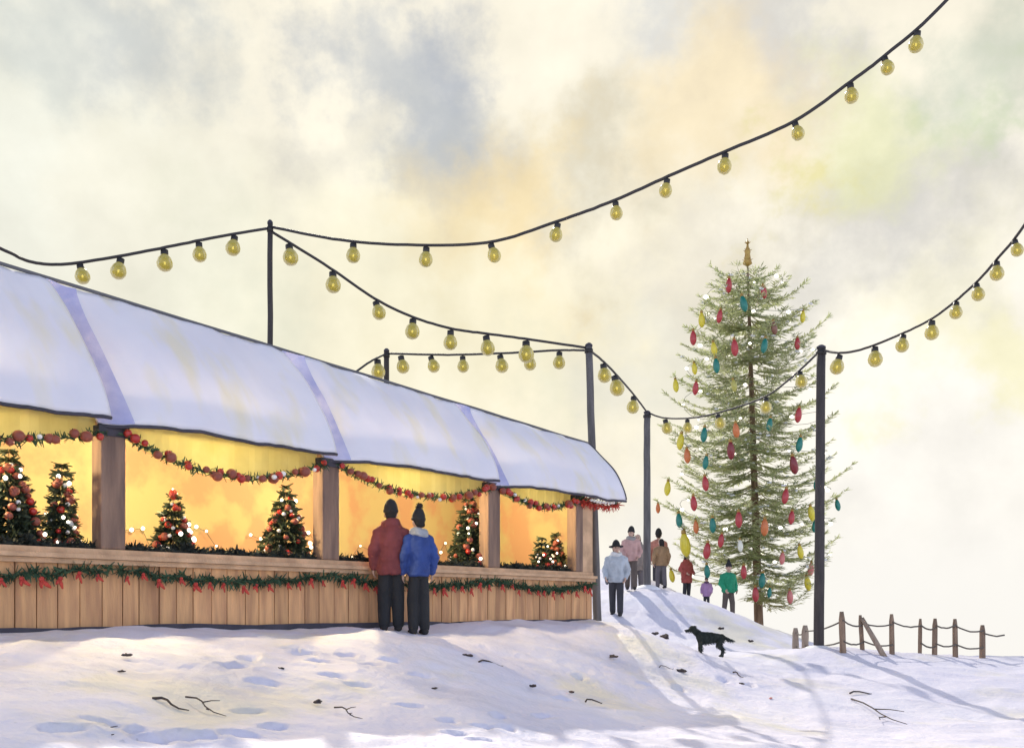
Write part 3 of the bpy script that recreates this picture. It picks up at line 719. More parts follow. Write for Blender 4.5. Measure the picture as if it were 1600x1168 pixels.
# gold spire on the top
tp = taxis(TH_)+tb
t = empty('tree_topper', tp, 'golden brown spire on the tip of the big tree', 'tree topper')
mb = MB(); mb.lathe([(.02, -.1), (.17, .0), (.13, .12), (.09, .35), (.11, .42), (.045, .6), (.015, .88)], 10); mb.build('spire', M['gold'], t, True)
for zz, r_ in ((.12, .20), (.45, .16), (.72, .11)):
    mb = MB()
    for k in range(5):
        w = k/5*6.283; e = Vector((math.cos(w), math.sin(w), 0)); mb.tube([e*.03+Vector((0, 0, zz)), e*r_+Vector((0, 0, zz+.05))], [.028, .006], 6)
    mb.build('star_points', M['gold'], t)
# fairy lights wound round the tree
t = empty('fairy_lights', tb+Vector((0, 0, 1.0)), 'string of tiny white lights wound around the big fir tree', 'fairy lights')
cur = []
for k in range(241):
    f = k/240; z = 1.5+(TH_-2.0)*f; w = f*9*6.283; r = half(z)*.80
    cur.append(taxis(z)+Vector((math.cos(w)*r, math.sin(w)*r, -.12+.1*math.sin(w*3.3)))-Vector((0, 0, 1.0)))
mb = MB(); mb.tube(cur, .008, 5); mb.build('wire', mat('green_wire', (.05, .08, .05), .6), t)
fb = MB(); fb.ball((0, 0, 0), (.075, .06, .06), 8, 6); fb_me = fb.mesh('bulb', M['fairy'], True)
for k in range(5, 240, 3):
    if random.random() < .9: o = link('bulb', fb_me, t, cur[k]+Vector((0, 0, -.05))); q = random.uniform(.5, 1.15); o.scale = (q, q, q)

# ------------------------------------------------------------------ rope fence
def on_at(x, d): return on(x, d)
FP = [(1243, 23.0, 42, 10, 'fencep'), (1258, 21.8, 46, 11, 'fencep'), (1318, 19.0, 67, 10, 'fence'), (1349, 19.3, 58, 7, 'fence'), (1394, 19.2, 62, 8, 'fence'), (1437, 19.4, 54, 6, 'fence'), (1460, 19.2, 56, 8, 'fence'), (1493, 19.1, 58, 8, 'fence'), (1535, 19.0, 52, 9, 'fence')]
LEAN = [0, 0, -3, -5, -1, 1, 1, -1, 0]
f0 = on(1394, 19.2); fence = empty('rope_fence', f0, 'low rustic fence of rough wooden posts joined by two slack ropes on a snow bank', 'fence')
tops = []
for (x, d, h, w, m), ln in zip(FP, LEAN):
    b = on(x, d); H = h/F*d; r = w/2/F*d; lx = ln/F*d
    mb = MB(); n = 7
    mb.tube([b-f0+Vector((lx*max(0, k/n)+.012*noise.noise((k, x, 2)), .01*noise.noise((k, x, 5)), -.25+(H+.25)*k/n)) for k in range(n+1)], [r*(1.08-.10*k/n+.10*noise.noise((k*.9, x, 8))) for k in range(n)]+[r*.62], 10)
    mb.build('fence_post', M[m], fence, True)
    tops.append((b-f0, H, lx))
# leaning brace
b = on(1383, 18.9)-f0; a = tops[3][0]+Vector((tops[3][2]+.02, -.04, tops[3][1]-.06))
mb = MB(); mb.tube([a, a.lerp(b, .5)+Vector((0, 0, -.02)), b+Vector((0, 0, -.05))], [.04, .05, .055], 8); mb.build('brace', M['fencep'], fence, True)
for hh, sag in ((.80, .055), (.30, .05)):
    for i in range(len(tops)-1):
        (a, Ha, la), (b, Hb, lb) = tops[i], tops[i+1]
        if hh < .5 and i in (4, ): continue
        p = a+Vector((la*hh, -.06, Ha*hh)); q = b+Vector((lb*hh, -.06, Hb*(hh+random.uniform(-.08, .06))))
        mb = MB(); mb.tube([p.lerp(q, k/8)+Vector((0, 0, -sag*math.sin(math.pi*k/8)*random.uniform(.9, 1.1))) for k in range(9)], .016, 6); mb.build('rope', M['rope'], fence, True)
(a, Ha, la) = tops[-1]
mb = MB(); mb.tube([a+Vector((0, -.06, Ha*.75)), a+Vector((.12, -.04, Ha*.70)), a+Vector((.25, -.03, Ha*.66)), a+Vector((.40, -.02, Ha*.70))], .016, 6); mb.build('rope', M['rope'], fence, True)

# ------------------------------------------------------------------ people
SKIN = mat('skin', (.55, .36, .27), .55, (.50, .31, .23), 14)
EYE = mat('eye', (.05, .04, .035), .2)
LIP = mat('lips', (.42, .19, .16), .5)
def cloth(name, c, k=.72): return mat(name, c, .85, tuple(v*k for v in c), 7, (1, 1, .6), .5, 60)
def person(label, x, d, ypix, H, yaw, coat, trousers, hat, hair, stride=0.0, shw=.135, hem=.47, hood=None, scarf=None, pompom=False, long_hair=False, arm=.0, fold=0.0, head_yaw=0.0, boots=(.03, .028, .03), vox=.014, puff=1.0, group='walkers on the snow slope', trouser_r=1.0, bag=None, brim=False, look=0.0):
    base = on(x, d) if ypix is None else on(x, d)
    t = empty('person', base, label, 'person', group, yaw)
    h = lambda v: v*H
    wf = min(1.0, (shw/.135)**.6*puff); hw = .052*wf
    # joints ----------------------------------------------------------------
    hipL, hipR = Vector((-hw, 0, .515))*H, Vector((hw, 0, .515))*H
    def leg(sg, st):
        hip = Vector((sg*hw, 0, .515)); kn = Vector((sg*(hw+.006), st*.55+.012, .285)); an = Vector((sg*(hw+.008), st-.012, .047+max(0, -st)*.10))
        return hip*H, kn*H, an*H
    legs = [leg(-1, stride), leg(1, -stride)]
    def armj(sg, sw):
        sh = Vector((sg*shw, -.008, .805)); el = Vector((sg*(shw+.026), -.02+sw*.4-.01, .640)); wr = Vector((sg*(shw+.020-fold*.05), .03+sw+fold*.09, .505+fold*.06))
        return sh*H, el*H, wr*H
    arms = [armj(-1, -stride*.7+arm), armj(1, stride*.7+arm)]
    lead = Vector((0, .012 if not look else .0, 0))*H
    # body -----------------------------------------------------------------
    B = MB()
    B.tube([Vector((0, 0, z))*H for z in (.47, .50, .55, .62, .70, .77, .81, .83)], [(a_*H*wf, b_*H*wf) for a_, b_ in ((.050, .045), (.072, .060), (.078, .060), (.074, .056), (.095, .066), (.105, .062), (.060, .044), (.036, .034))], 16, True, (1, 0, 0))
    for hp, kn, an in legs:
        B.cap(hp+Vector((0, 0, -.045*H)), kn, .046*H*wf, .034*H*wf); B.cap(kn, an, .034*H*wf, .022*H)
        B.cap(an+Vector((0, -.015, -.02))*H, an+Vector((0, .085, -.030))*H, .022*H, .017*H)
    B.cap(Vector((0, -.005, .80))*H, Vector((0, .012, .88))*H, .034*H, .032*H)
    hc = Vector((0, .014, .925))*H
    RH = Matrix.Rotation(head_yaw, 3, 'Z')
    def hd(v): return hc + RH @ (Vector(v)*H)
    B.ball(hc+RH @ Vector((0, -.004*H, .012*H)), (.046*H, .056*H, .056*H), 18, 12, RH)
    B.ball(hd((0, .012, -.028)), (.036*H, .040*H, .040*H), 14, 9, RH)
    B.cap(hd((0, .050, .006)), hd((0, .064, -.014)), .0075*H, .010*H, 8)
    for sg in (-1, 1): B.ball(hd((sg*.047, -.004, -.006)), (.008*H, .014*H, .019*H), 8, 6, RH)
    for sg, (sh, el, wr) in zip((-1, 1), arms):
        B.cap(sh+Vector((-sg*.03, 0, -.035))*H, el, .030*H, .024*H); B.cap(el, wr, .024*H, .016*H)
        dn = (wr-el).normalized(); ax = Vector((0, 1, 0)) - dn*dn.y; ax.normalize(); outw = ax.cross(dn)*1.0
        pm = wr+dn*.022*H
        for q in (-.6, 0, .6): B.cap(wr+dn*.004*H+ax*q*.010*H, wr+dn*.044*H+ax*q*.018*H, .0115*H, .0105*H, 8)
        for fi, (off, ln_) in enumerate(((.021, .046), (.0075, .052), (-.0065, .048), (-.020, .038))):
            r0 = wr+dn*.046*H+ax*off*H; curl = Vector((-sg, 0, 0))
            k1 = r0+(dn*.95+curl*.25).normalized()*ln_*.5*H; k2 = k1+(dn*.8+curl*.6).normalized()*ln_*.32*H; k3 = k2+(dn*.5+curl*.85).normalized()*ln_*.24*H
            B.cap(r0, k1, .0065*H, .006*H, 7); B.cap(k1, k2, .006*H, .0056*H, 7); B.cap(k2, k3, .0056*H, .005*H, 7)
        b0 = wr+dn*.016*H+ax*.018*H; b1 = b0+(dn*.6+ax*.75+Vector((-sg*.3, 0, 0))).normalized()*.028*H; b2 = b1+(dn*.9+ax*.3).normalized()*.024*H
        B.cap(b0, b1, .0085*H, .0075*H, 7); B.cap(b1, b2, .0075*H, .0062*H, 7)
    me = B.fused('body', SKIN, min(vox, .010), 2)
    link('body', me, t)
    for sg in (-1, 1):
        mb = MB(); mb.ball((0, 0, 0), .0068*H, 10, 8); mb.build('eye', EYE, t, True, hd((sg*.018, .049, .010)))
    mb = MB(); mb.ball((0, 0, 0), (.014*H, .005*H, .0045*H), 10, 6, RH); mb.build('mouth', LIP, t, True, hd((0, .053, -.036)))
    # trousers ---------------------------------------------------------------
    T = MB()
    T.tube([Vector((0, 0, z))*H for z in (.455, .49, .53, .56)], [(a_*H*wf, b_*H*wf) for a_, b_ in ((.062, .060), (.096, .076), (.096, .076), (.088, .068))], 16, True, (1, 0, 0))
    for hp, kn, an in legs:
        T.cap(hp+Vector((0, 0, -.045*H)), kn, .056*H*wf, .049*H*trouser_r); T.cap(kn, an+Vector((0, .0, .012*H)), .049*H*trouser_r, .042*H*trouser_r)
    T = T.fused('trousers', trousers, vox, 3)
    link('trousers', T, t)
    BT = cloth('boot_leather', boots)
    for hp, kn, an in legs:
        b_ = MB(); b_.cap(an+Vector((0, 0, .045*H)), an+Vector((0, -.006*H, -.018*H)), .034*H, .032*H); b_.cap(an+Vector((0, -.02, -.022))*H, an+Vector((0, .09, -.028))*H, .030*H, .024*H)
        link('boot', b_.fused('boot', BT, vox*.8, 2), t)
    # coat ---------------------------------------------------------------------
    C_ = MB(); P_ = puff
    zz = [hem, hem+.02, .56, .63, .71, .775, .815, .838]
    rx = [.108, .118, .116, .112, .124, .130, .105, .058]; ry = [.088, .096, .094, .090, .098, .092, .072, .050]
    C_.tube([Vector((0, -.004*(z > .7), z))*H for z in zz], [(a*H*P_*(shw/.135)**.6, b*H*P_) for a, b in zip(rx, ry)], 20, True, (1, 0, 0))
    for sg, (sh, el, wr) in zip((-1, 1), arms):
        C_.cap(sh+Vector((-sg*.022, 0, -.030))*H, el, .046*H*P_**.5, .043*H*P_); C_.cap(el, wr+(wr-el).normalized()*-.006*H, .043*H*P_, .033*H*P_)
        C_.cap(Vector((sg*.03, -.006, .825))*H, sh+Vector((-sg*.015, 0, -.028))*H, .034*H, .046*H)
    if hood: 
        C_.ball(Vector((0, -.040, .845))*H, (.072*H, .050*H, .052*H), 16, 10)
        C_.cap(Vector((-.05, .01, .845))*H, Vector((.05, .01, .845))*H, .034*H, .034*H)
    cme = C_.fused('coat', coat, vox, 3)
    # wrinkles
    for v in cme.vertices:
        n_v = noise.noise((v.co.x*9, v.co.y*9, v.co.z*16+x)) * .016 + .008*noise.noise((v.co.x*5+v.co.z*9, v.co.y*7, v.co.z*26-v.co.x*8)) + noise.noise((v.co.x*22, v.co.y*22, v.co.z*30)) * .004
        v.co += v.normal*n_v*H/1.7
    co = link('coat', cme, t)
    if scarf:
        s_ = MB(); ring = [Vector((math.cos(w)*.056, math.sin(w)*.052-.002, .845+.012*math.sin(w*2)))*H for w in np.linspace(0, 6.283, 21)]
        s_.tube(ring, .026*H, 10, False); s_.tube([q+Vector((0, 0, -.022*H)) for q in [Vector((q.x*1.12, q.y*1.12, q.z)) for q in ring]], .022*H, 10, False)
        s_.build('scarf', scarf, t, True)
    # hair and hat
    hr = MB(); hr.ball(hc+RH @ Vector((0, -.014*H, .016*H)), (.051*H, .054*H, .054*H), 16, 11, RH)
    if long_hair:
        hr.cap(hd((0, -.038, .0)), hd((0, -.050, -.085)), .040*H, .030*H)
        for sg in (-1, 1): hr.cap(hd((sg*.038, -.01, .0)), hd((sg*.045, -.02, -.07)), .020*H, .014*H)
    else: hr.cap(hd((-.02, -.042, -.022)), hd((.02, -.042, -.022)), .022*H, .022*H)
    link('hair', hr.fused('hair', hair, vox*.8, 2), t)
    if hat:
        hm = MB(); hz = .03
        hm.lathe([(.055*H, -.004*H), (.057*H, .012*H), (.055*H, .032*H), (.047*H, .060*H), (.031*H, .088*H), (.010*H, .102*H)], 18)
        hm.lathe([(.057*H, -.008*H), (.061*H, .004*H), (.057*H, .020*H)], 18)
        if brim: hm.lathe([(.10*H, .0), (.102*H, .006*H), (.06*H, .016*H)], 18)
        ho = hm.build('hat', hat, t, True, hc+RH @ Vector((0, -.006*H, .022*H))); ho.rotation_euler = (R(8), 0, head_yaw)
        if pompom:
            pm_ = MB()
            for _ in range(90): needle(pm_, Vector((0, 0, 0)), rnd(), .034*H, .012*H)
            pm_.ball((0, 0, 0), .024*H, 10, 8)
            pm_.build('pompom', hat, ho, False, (0, 0, .108*H))
    if bag:
        b_ = MB(); b_.cap(Vector((.13, -.03, .60))*H, Vector((.13, -.03, .48))*H, .045*H, .052*H, 12, (0, 1, 0), .6); link('shoulder_bag', b_.fused('shoulder_bag', bag, vox, 3), t)
    return t
BLK = cloth('black_wool', (.026, .025, .026)); DKH = cloth('dark_hair', (.02, .016, .014), .8); BRH = cloth('brown_hair', (.11, .075, .05))
TBLK = cloth('black_trousers', (.022, .023, .026)); TGR = cloth('grey_trousers', (.14, .125, .13)); TBR = cloth('brown_trousers', (.13, .10, .085)); TNV = cloth('charcoal_trousers', (.05, .05, .06))
person('person in a maroon hooded jacket and black trousers facing the stall', 611, 12.95, None, 1.59, R(14), cloth('maroon_jacket', (.24, .055, .055)), TBLK, BLK, DKH, 0, .118, .445, True, None, False, vox=.012, puff=1.02, group='couple looking into the stall', trouser_r=1.12, head_yaw=R(-8))
person('person in a blue jacket with pale grey scarf and bobble hat, seen from behind', 654, 12.95, None, 1.53, R(22), cloth('blue_jacket', (.035, .075, .28)), TBLK, BLK, DKH, 0, .106, .475, None, cloth('grey_scarf', (.42, .44, .48)), True, vox=.012, puff=.90, group='couple looking into the stall', trouser_r=1.05, head_yaw=R(12))
person('person in a pale blue jacket and brimmed hat walking nearest the stall end', 963, 23.6, None, 1.68, R(168), cloth('pale_jacket', (.52, .57, .62)), TNV, BLK, DKH, .07, .13, .46, None, cloth('white_scarf', (.75, .75, .74)), brim=True, head_yaw=R(18), fold=.35, bag=cloth('grey_bag', (.16, .17, .20)))
person('person in a pink jumper and brown trousers, in front of the grey coated walker', 986, 26.0, None, 1.55, R(175), cloth('pink_jumper', (.62, .38, .34)), TBR, BLK, BRH, .06, .125, .47, None, cloth('grey_wrap', (.36, .33, .31)), head_yaw=R(-25), fold=.6)
person('taller person in a grey brown coat with loose dark hair, just behind the pink jumper', 996, 28.0, None, 1.72, R(170), cloth('taupe_coat', (.30, .25, .215)), TGR, None, BRH, -.04, .135, .42, True, None, long_hair=True, bag=cloth('dark_bag', (.07, .07, .085)))
person('person in a tan coat and grey trousers on the crest right of the grey pole', 1033, 34.0, None, 1.66, R(10), cloth('tan_coat', (.36, .22, .11)), TGR, None, DKH, .05, .135, .45, None, None, long_hair=True, head_yaw=R(30))
person('person in a peach coat and black hat behind the tan coated walker', 1029, 37.5, None, 2.15, R(-12), cloth('peach_coat', (.55, .23, .17)), TNV, BLK, DKH, 0, .12, .45)
person('person in a long red coat with dark headscarf on the shaded slope', 1073, 35.5, None, 1.52, R(-150), cloth('red_coat', (.46, .10, .085)), TNV, BLK, DKH, .0, .14, .34, True, None, puff=1.12, long_hair=True, fold=.9, head_yaw=R(20))
person('small child in a lilac coat between the red coat and the green jacket', 1104, 34.5, None, 1.02, R(160), cloth('lilac_coat', (.50, .29, .52)), TNV, BLK, DKH, .03, .14, .38, None, cloth('purple_scarf', (.12, .05, .13)), puff=1.15)
person('person in a bright green jacket and brown trousers left of the tree trunk', 1138, 31.0, None, 1.66, R(-160), cloth('green_jacket', (.02, .30, .15)), TBR, BLK, DKH, .06, .135, .47, puff=1.08, pompom=True, head_yaw=R(-30), fold=.25, arm=.03)

# ------------------------------------------------------------------ dog
db = hit(1108, 1026)
dog = empty('dog', db, 'dark shaggy dog standing on the snow with its head turned to the left', 'dog', None, R(4))
B = MB(); V = Vector
B.tube([V((-.30, 0, .56)), V((-.24, 0, .52)), V((-.10, 0, .49)), V((.08, 0, .50)), V((.24, 0, .50)), V((.33, 0, .48)), V((.37, 0, .46))],
       [(.06, .08), (.12, .15), (.125, .165), (.11, .135), (.095, .11), (.09, .11), (.04, .05)], 14, True, (0, 1, 0))
B.cap((-.26, 0, .58), (-.40, -.01, .70), .085, .07); B.ball((-.44, -.012, .73), (.095, .075, .08)); B.cap((-.50, -.014, .71), (-.60, -.018, .68), .045, .034)
for sy in (-1, 1):
    B.cap((-.41, sy*.055, .79), (-.385, sy*.085, .70), .025, .03, 8)
    B.cap((-.22, sy*.075, .46), (-.24, sy*.075, .26), .055, .036); B.cap((-.24, sy*.075, .26), (-.225, sy*.075, .05), .034, .026); B.cap((-.23, sy*.075, .025), (-.27, sy*.075, .025), .03, .026)
    B.cap((.29, sy*.07, .44), (.24, sy*.075, .29), .075, .05); B.cap((.24, sy*.075, .29), (.36, sy*.075, .19), .045, .030); B.cap((.36, sy*.075, .19), (.34, sy*.075, .04), .029, .025); B.cap((.335, sy*.075, .025), (.29, sy*.075, .025), .029, .026)
B.cap((.36, 0, .51), (.52, .02, .44), .035, .04); B.cap((.52, .02, .44), (.66, .03, .42), .04, .018)
dm = B.fused('body', mat('dark_fur', (.016, .024, .021), .8, (.03, .04, .036), 14, (1, 1, 1), .8, 60), .013, 2)
for v in dm.vertices: v.co += v.normal*(.014*noise.noise(v.co*16)+.006*noise.noise(v.co*40))
link('body', dm, dog)
fur = MB()
for i in random.choices(range(len(dm.vertices)), k=2600):
    v = dm.vertices[i]
    if v.co.z > .1: needle(fur, v.co, v.normal*.5+V((.7, 0, -.55)), random.uniform(.03, .07), .012)
fur.build('coat', dm.materials[0], dog)
for sy in (-1, 1):
    mb = MB(); mb.ball((0, 0, 0), .013, 8, 6); mb.build('eye', EYE, dog, True, (-.515, sy*.05-.012, .755))
mb = MB(); mb.ball((0, 0, 0), .02, 8, 6); mb.build('nose', BLK, dog, True, (-.635, -.018, .69))

dog.scale = (.62, .62, .62)
# ------------------------------------------------------------------ twigs, stones and leaves on the snow
TW = mat('twig_bark', (.045, .035, .035), .85, (.08, .06, .05), 20)
def twig(x, y, dx, dy, label, fork=True, r=.012):
    a = hit(x, y); b = hit(x+dx, y+dy); t = empty('twig', a, label, 'twig', 'twigs lying on the snow')
    def gpt(f, off=0.0):
        q = a.lerp(b, f); s = (b-a); s = Vector((-s.y, s.x, 0)).normalized()*off; q = q+s; q.z = gz(q.x, q.y)+.045+.02*math.sin(f*5); return q-a
    mb = MB(); mb.tube([gpt(f, .03*math.sin(f*7)) for f in (0, .2, .4, .6, .8, 1)], [r*.6, r*.52, r*.46, r*.4, r*.32, r*.2], 7); mb.build('stem', TW, t, True)
    if fork:
        L = (b-a).length
        for f0_, sg in ((.45, 1), (.7, -1)):
            q = gpt(f0_, .03*math.sin(f0_*7)); e = (b-a).normalized(); sd = Vector((-e.y, e.x, 0))
            mb = MB(); mb.tube([q, q+(e*.6+sd*sg*.7)*L*.14+Vector((0, 0, .02)), q+(e+sd*sg*.7)*L*.22+Vector((0, 0, .035))], [r*.5, r*.35, r*.2], 6); mb.build('side_shoot', TW, t, True)
twig(140, 1148, 55, 16, 'forked dark twig poking out of the snow in the bottom left corner', True, .011)
twig(238, 1101, 55, 14, 'short thick dark twig at the left end of a pair on the left foreground snow', False, .02)
twig(290, 1098, 60, 26, 'longer thin twig at the right of the pair on the left foreground snow', True, .013)
twig(522, 1114, 42, 14, 'thin bent twig on the snow below the couple', True, .012)
twig(748, 1040, 40, 4, 'dark twig on the snow right of the couple in front of the stall', False, .018)
twig(915, 1102, 28, 0, 'short straight twig in the middle of the foreground', False, .018)
twig(1030, 1048, 24, 0, 'fine twig lying left of the dark leaf below the dog', False, .010)
twig(1328, 1087, 38, -1, 'dark stick lying below the fence shadows', False, .024)
twig(1330, 1096, 85, 38, 'long dark broken stick half buried on the right foreground slope', True, .020)
twig(1145, 1055, 16, 6, 'short dark twig right of the dog legs', False, .020)
LEAF = mat('dead_leaf', (.035, .028, .035), .8, (.07, .05, .045), 18)
def clod(x, y, r, label, cat='stone', name='small_stone', m=None):
    p = hit(x, y); mb = MB(); r *= .6 if r < .09 else .5
    mb.ball((0, 0, r*.2), (r*1.7, r*.8, r*.5), 8, 5); mb.v = [tuple(Vector(v)*(1+.9*noise.noise(Vector(v)*(1.1/r)+Vector((x, y, 0))))) for v in mb.v]
    o = mb.build(name, m or LEAF, None, False, p+Vector((0, 0, .03))); o.rotation_euler = (0, 0, random.random()*6)
    tag(o, label, cat, 'dark clods lying on the snow')
for a in [(198, 1030, .045, 'dark clod on the snow below the second window bay'), (438, 1051, .04, 'round dark clod on the snow left of the couple shadow'), (497, 1103, .055, 'angular dark clod between two twigs on the left foreground'),
          (730, 1029, .07, 'dark clod nearest the counter right of the couple'), (679, 1080, .035, 'tiny dark clod below the couple'), (832, 1076, .05, 'brown clod left of the small upright clod in mid foreground'), (893, 1086, .045, 'small upright dark clod in mid foreground'),
          (1064, 1052, .10, 'large pointed dark clod on the snow below the dog'), (1022, 994, .10, 'dark clod left of the dog on the trodden slope'), (1040, 999, .16, 'long dark clod just left of the dog head'), (1126, 984, .11, 'dark clod above the dog tail'), (1172, 1004, .10, 'dark clod right of the dog on the brown patch'),
          (958, 1029, .07, 'small dark clod right of the stall end on the snow'), (190, 1055, .03, 'tiny dark clod above the pair of twigs on the left'), (1158, 1072, .05, 'tiny dark clod above the red berry')]: clod(*a)
clod(1204, 1094, .035, 'single red berry lying on the right foreground snow', 'berry', 'red_berry', M['red'])

# ------------------------------------------------------------------ light, sky, camera
SUN_AZ, SUN_EL = R(-10), R(34.5)       # azimuth from +Y towards +X
sd = Vector((math.sin(SUN_AZ)*math.cos(SUN_EL), math.cos(SUN_AZ)*math.cos(SUN_EL), math.sin(SUN_EL)))
sl = bpy.data.lights.new('sun', 'SUN'); sl.energy = 3.0; sl.angle = R(.6); sl.color = (1, .93, .80)
so = bpy.data.objects.new('sun', sl); COL.objects.link(so); so.rotation_euler = (-sd).to_track_quat('-Z', 'Y').to_euler(); so.location = (0, 0, 40)
wd = bpy.data.worlds.new('World'); SC.world = wd; wd.use_nodes = True
nt = wd.node_tree; N = nt.nodes; L = nt.links; bg = N['Background']
sky = N.new('ShaderNodeTexSky'); sky.sky_type = 'NISHITA'; sky.sun_disc = False; sky.sun_elevation = SUN_EL; sky.sun_rotation = SUN_AZ
SKYS = .15
sc_ = N.new('ShaderNodeVectorMath'); sc_.operation = 'SCALE'; sc_.inputs['Scale'].default_value = SKYS; L.new(sky.outputs[0], sc_.inputs[0])
tc = N.new('ShaderNodeTexCoord'); nrm = N.new('ShaderNodeVectorMath'); nrm.operation = 'NORMALIZE'; L.new(tc.outputs['Generated'], nrm.inputs[0])
D0 = nrm.outputs[0]
def nz(scale, det, off=(0, 0, 0), rough=.55):
    mp = N.new('ShaderNodeMapping'); mp.inputs['Location'].default_value = off; L.new(D0, mp.inputs[0])
    n = N.new('ShaderNodeTexNoise'); n.inputs['Scale'].default_value = scale; n.inputs['Detail'].default_value = det; n.inputs['Roughness'].default_value = rough
    L.new(mp.outputs[0], n.inputs[0]); return n
n1 = nz(4.5, 7, rough=.62); n2 = nz(11, 6, (3, 1, 2))
wob = N.new('ShaderNodeVectorMath'); wob.operation = 'MULTIPLY_ADD'; L.new(n1.outputs['Color'], wob.inputs[0]); wob.inputs[1].default_value = (.42, .1, .42)
ofs = N.new('ShaderNodeVectorMath'); ofs.operation = 'SUBTRACT'; L.new(D0, ofs.inputs[0]); ofs.inputs[1].default_value = (.21, .05, .21); L.new(ofs.outputs[0], wob.inputs[2])
wn = N.new('ShaderNodeVectorMath'); wn.operation = 'NORMALIZE'; L.new(wob.outputs[0], wn.inputs[0]); DW_ = wn.outputs[0]
def srgb(r, g, b):
    f = lambda c: (c/255/12.92) if c/255 <= .04045 else ((c/255+.055)/1.055)**2.4
    return (f(r), f(g), f(b), 1)
def mixc(fac, a, b):
    x = N.new('ShaderNodeMix'); x.data_type = 'RGBA'; L.new(fac, x.inputs[0])
    if isinstance(a, tuple): x.inputs[6].default_value = a
    else: L.new(a, x.inputs[6])
    if isinstance(b, tuple): x.inputs[7].default_value = b
    else: L.new(b, x.inputs[7])
    return x.outputs[2]
def blob(x, y, r0, r1, strength):
    v = Vector(((x-800)/F, 1, (950-y)/F)).normalized()
    dt = N.new('ShaderNodeVectorMath'); dt.operation = 'DISTANCE'; L.new(DW_, dt.inputs[0]); dt.inputs[1].default_value = v
    ad = N.new('ShaderNodeMath'); ad.operation = 'MULTIPLY_ADD'; L.new(n2.outputs[0], ad.inputs[0]); ad.inputs[1].default_value = .14; L.new(dt.outputs['Value'], ad.inputs[2])
    mr = N.new('ShaderNodeMapRange'); mr.interpolation_type = 'SMOOTHSTEP'; mr.inputs[1].default_value = r0/F*.9+.07; mr.inputs[2].default_value = r1/F*.9+.07
    mr.inputs[3].default_value = strength; mr.inputs[4].default_value = 0; L.new(ad.outputs[0], mr.inputs[0]); return mr.outputs[0]
base = srgb(250, 243, 224)
c = base
for x, y, r0, r1, k, col in [
    (1500, 750, 100, 650, .9, (254, 250, 242)), (60, 250, 40, 520, .8, (236, 239, 228)), (500, 560, 50, 500, .7, (247, 241, 212)), (850, 470, 30, 400, .55, (247, 236, 196)),
    (150, 300, 10, 260, .55, (248, 242, 222)), (420, 130, 20, 240, .6, (250, 243, 224)),
    (620, 190, 10, 200, .95, (186, 191, 198)), (560, 100, 10, 150, .7, (200, 203, 204)), (690, 60, 0, 140, .8, (184, 190, 200)), (540, 40, 0, 110, .6, (206, 208, 208)), (480, 250, 0, 120, .5, (222, 218, 206)), (60, 90, 0, 140, .55, (206, 212, 208)), (640, 280, 0, 130, .6, (205, 206, 202)), (250, 70, 0, 150, .75, (200, 205, 206)), (100, 20, 0, 160, .5, (212, 216, 212)),
    (760, 180, 0, 110, .5, (206, 207, 204)), (930, 260, 0, 150, .7, (212, 207, 190)), (1240, 50, 0, 150, .65, (200, 202, 208)), (1040, 10, 0, 140, .6, (206, 210, 216)), (1400, 340, 0, 200, .8, (208, 206, 202)), (1250, 290, 0, 120, .5, (212, 206, 190)),
    (1520, 130, 0, 150, .7, (204, 212, 196)), (1500, 200, 0, 80, .5, (206, 222, 178)), (1100, 400, 0, 130, .4, (222, 216, 204)), (860, 570, 0, 140, .35, (226, 230, 214)), (330, 470, 0, 200, .35, (228, 232, 214)),
    (1140, 160, 10, 190, .62, (253, 232, 188)), (830, 300, 0, 170, .75, (251, 228, 178)), (680, 380, 0, 170, .45, (252, 232, 186)), (1330, 220, 0, 150, .6, (242, 244, 190)), (1220, 270, 0, 80, .6, (236, 228, 150)),
    (1560, 540, 0, 110, .55, (254, 248, 192)), (1390, 650, 0, 110, .6, (254, 248, 196)), (1480, 470, 0, 160, .4, (252, 246, 206)), (1330, 480, 0, 130, .35, (222, 218, 210)), (1000, 500, 0, 150, .4, (228, 230, 226)), (1450, 820, 0, 200, .12, (244, 240, 238)), (1000, 760, 0, 200, .4, (240, 236, 232))]:
    c = mixc(blob(x, y, r0, r1, k), c, srgb(*col))
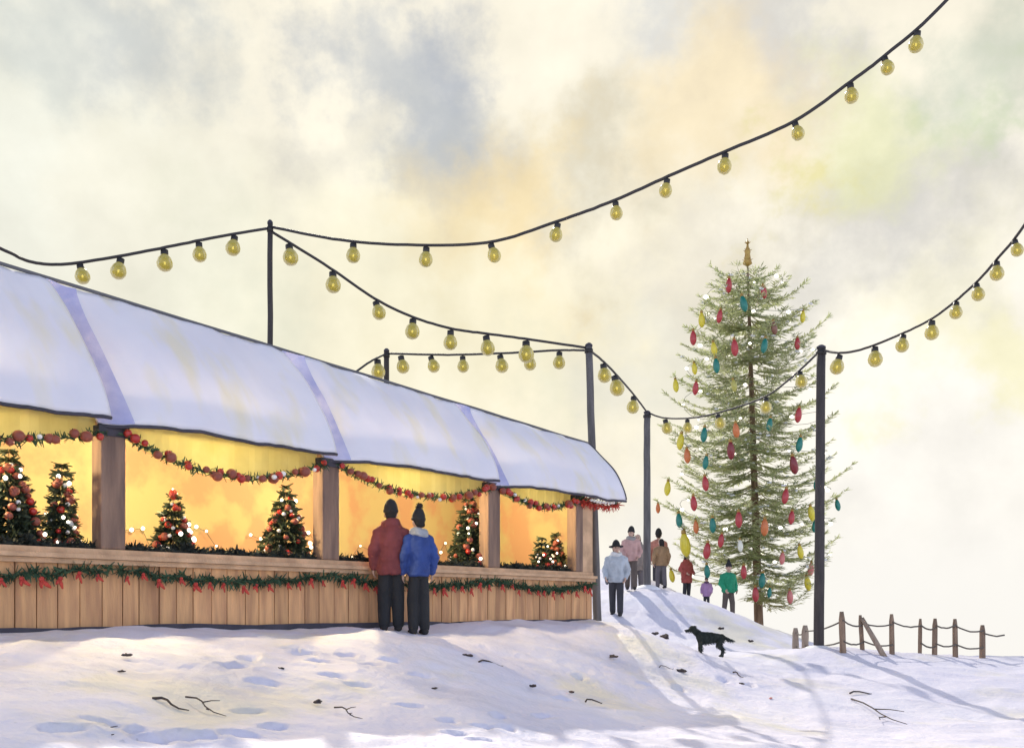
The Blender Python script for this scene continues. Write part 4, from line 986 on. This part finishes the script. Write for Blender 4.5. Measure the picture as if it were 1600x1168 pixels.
# fine watery mottling
mm = N.new('ShaderNodeMapRange'); mm.inputs[1].default_value = .3; mm.inputs[2].default_value = .7; mm.inputs[3].default_value = .93; mm.inputs[4].default_value = 1.12; L.new(n2.outputs[0], mm.inputs[0])
ms = N.new('ShaderNodeVectorMath'); ms.operation = 'SCALE'; L.new(c, ms.inputs[0]); L.new(mm.outputs[0], ms.inputs['Scale'])
hz = N.new('ShaderNodeSeparateXYZ'); L.new(D0, hz.inputs[0]); hm_ = N.new('ShaderNodeMapRange'); hm_.interpolation_type = 'SMOOTHSTEP'; hm_.inputs[1].default_value = .0; hm_.inputs[2].default_value = .12; hm_.inputs[3].default_value = .9; hm_.inputs[4].default_value = 0; L.new(hz.outputs[2], hm_.inputs[0])
hor = mixc(hm_.outputs[0], ms.outputs[0], srgb(252, 249, 243))
# cloud bank ahead, blue overhead; unseen bright lavender cloud added low behind as fill
sx = N.new('ShaderNodeSeparateXYZ'); L.new(D0, sx.inputs[0])
mf = N.new('ShaderNodeMapRange'); mf.interpolation_type = 'SMOOTHSTEP'; mf.inputs[1].default_value = -.05; mf.inputs[2].default_value = .5; L.new(sx.outputs[1], mf.inputs[0])
up = N.new('ShaderNodeMapRange'); up.interpolation_type = 'SMOOTHSTEP'; up.inputs[1].default_value = .53; up.inputs[2].default_value = .82; up.inputs[3].default_value = 1; up.inputs[4].default_value = 0; L.new(sx.outputs[2], up.inputs[0])
cl = N.new('ShaderNodeVectorMath'); cl.operation = 'SCALE'; cl.inputs[0].default_value = (1.32, 1.26, 1.48); ml = N.new('ShaderNodeMath'); ml.operation = 'MULTIPLY'; L.new(n1.outputs[0], ml.inputs[0]); L.new(up.outputs[0], ml.inputs[1]); L.new(ml.outputs[0], cl.inputs['Scale'])
add = N.new('ShaderNodeVectorMath'); add.operation = 'ADD'; L.new(cl.outputs[0], add.inputs[0]); L.new(sc_.outputs[0], add.inputs[1])
mg = N.new('ShaderNodeMath'); mg.operation = 'MULTIPLY'; L.new(mf.outputs[0], mg.inputs[0]); L.new(up.outputs[0], mg.inputs[1])
mb_ = mixc(mg.outputs[0], add.outputs[0], hor)
L.new(mb_, bg.inputs[0]); bg.inputs[1].default_value = 1.0

cam = bpy.data.cameras.new('camera'); co = bpy.data.objects.new('camera', cam); COL.objects.link(co)
co.location = (0, 0, CZ); co.rotation_euler = (R(90), 0, 0); cam.sensor_width = 36; cam.lens = 36; cam.sensor_fit = 'HORIZONTAL'
cam.shift_y = (950-584)/1600; cam.clip_end = 6000; cam.clip_start = .05
SC.camera = co
SC.view_settings.view_transform = 'Standard'; SC.view_settings.look = 'None'; SC.view_settings.exposure = 0; SC.view_settings.gamma = 1
SC.cycles.use_denoising = True
SC.cycles.max_bounces = 6
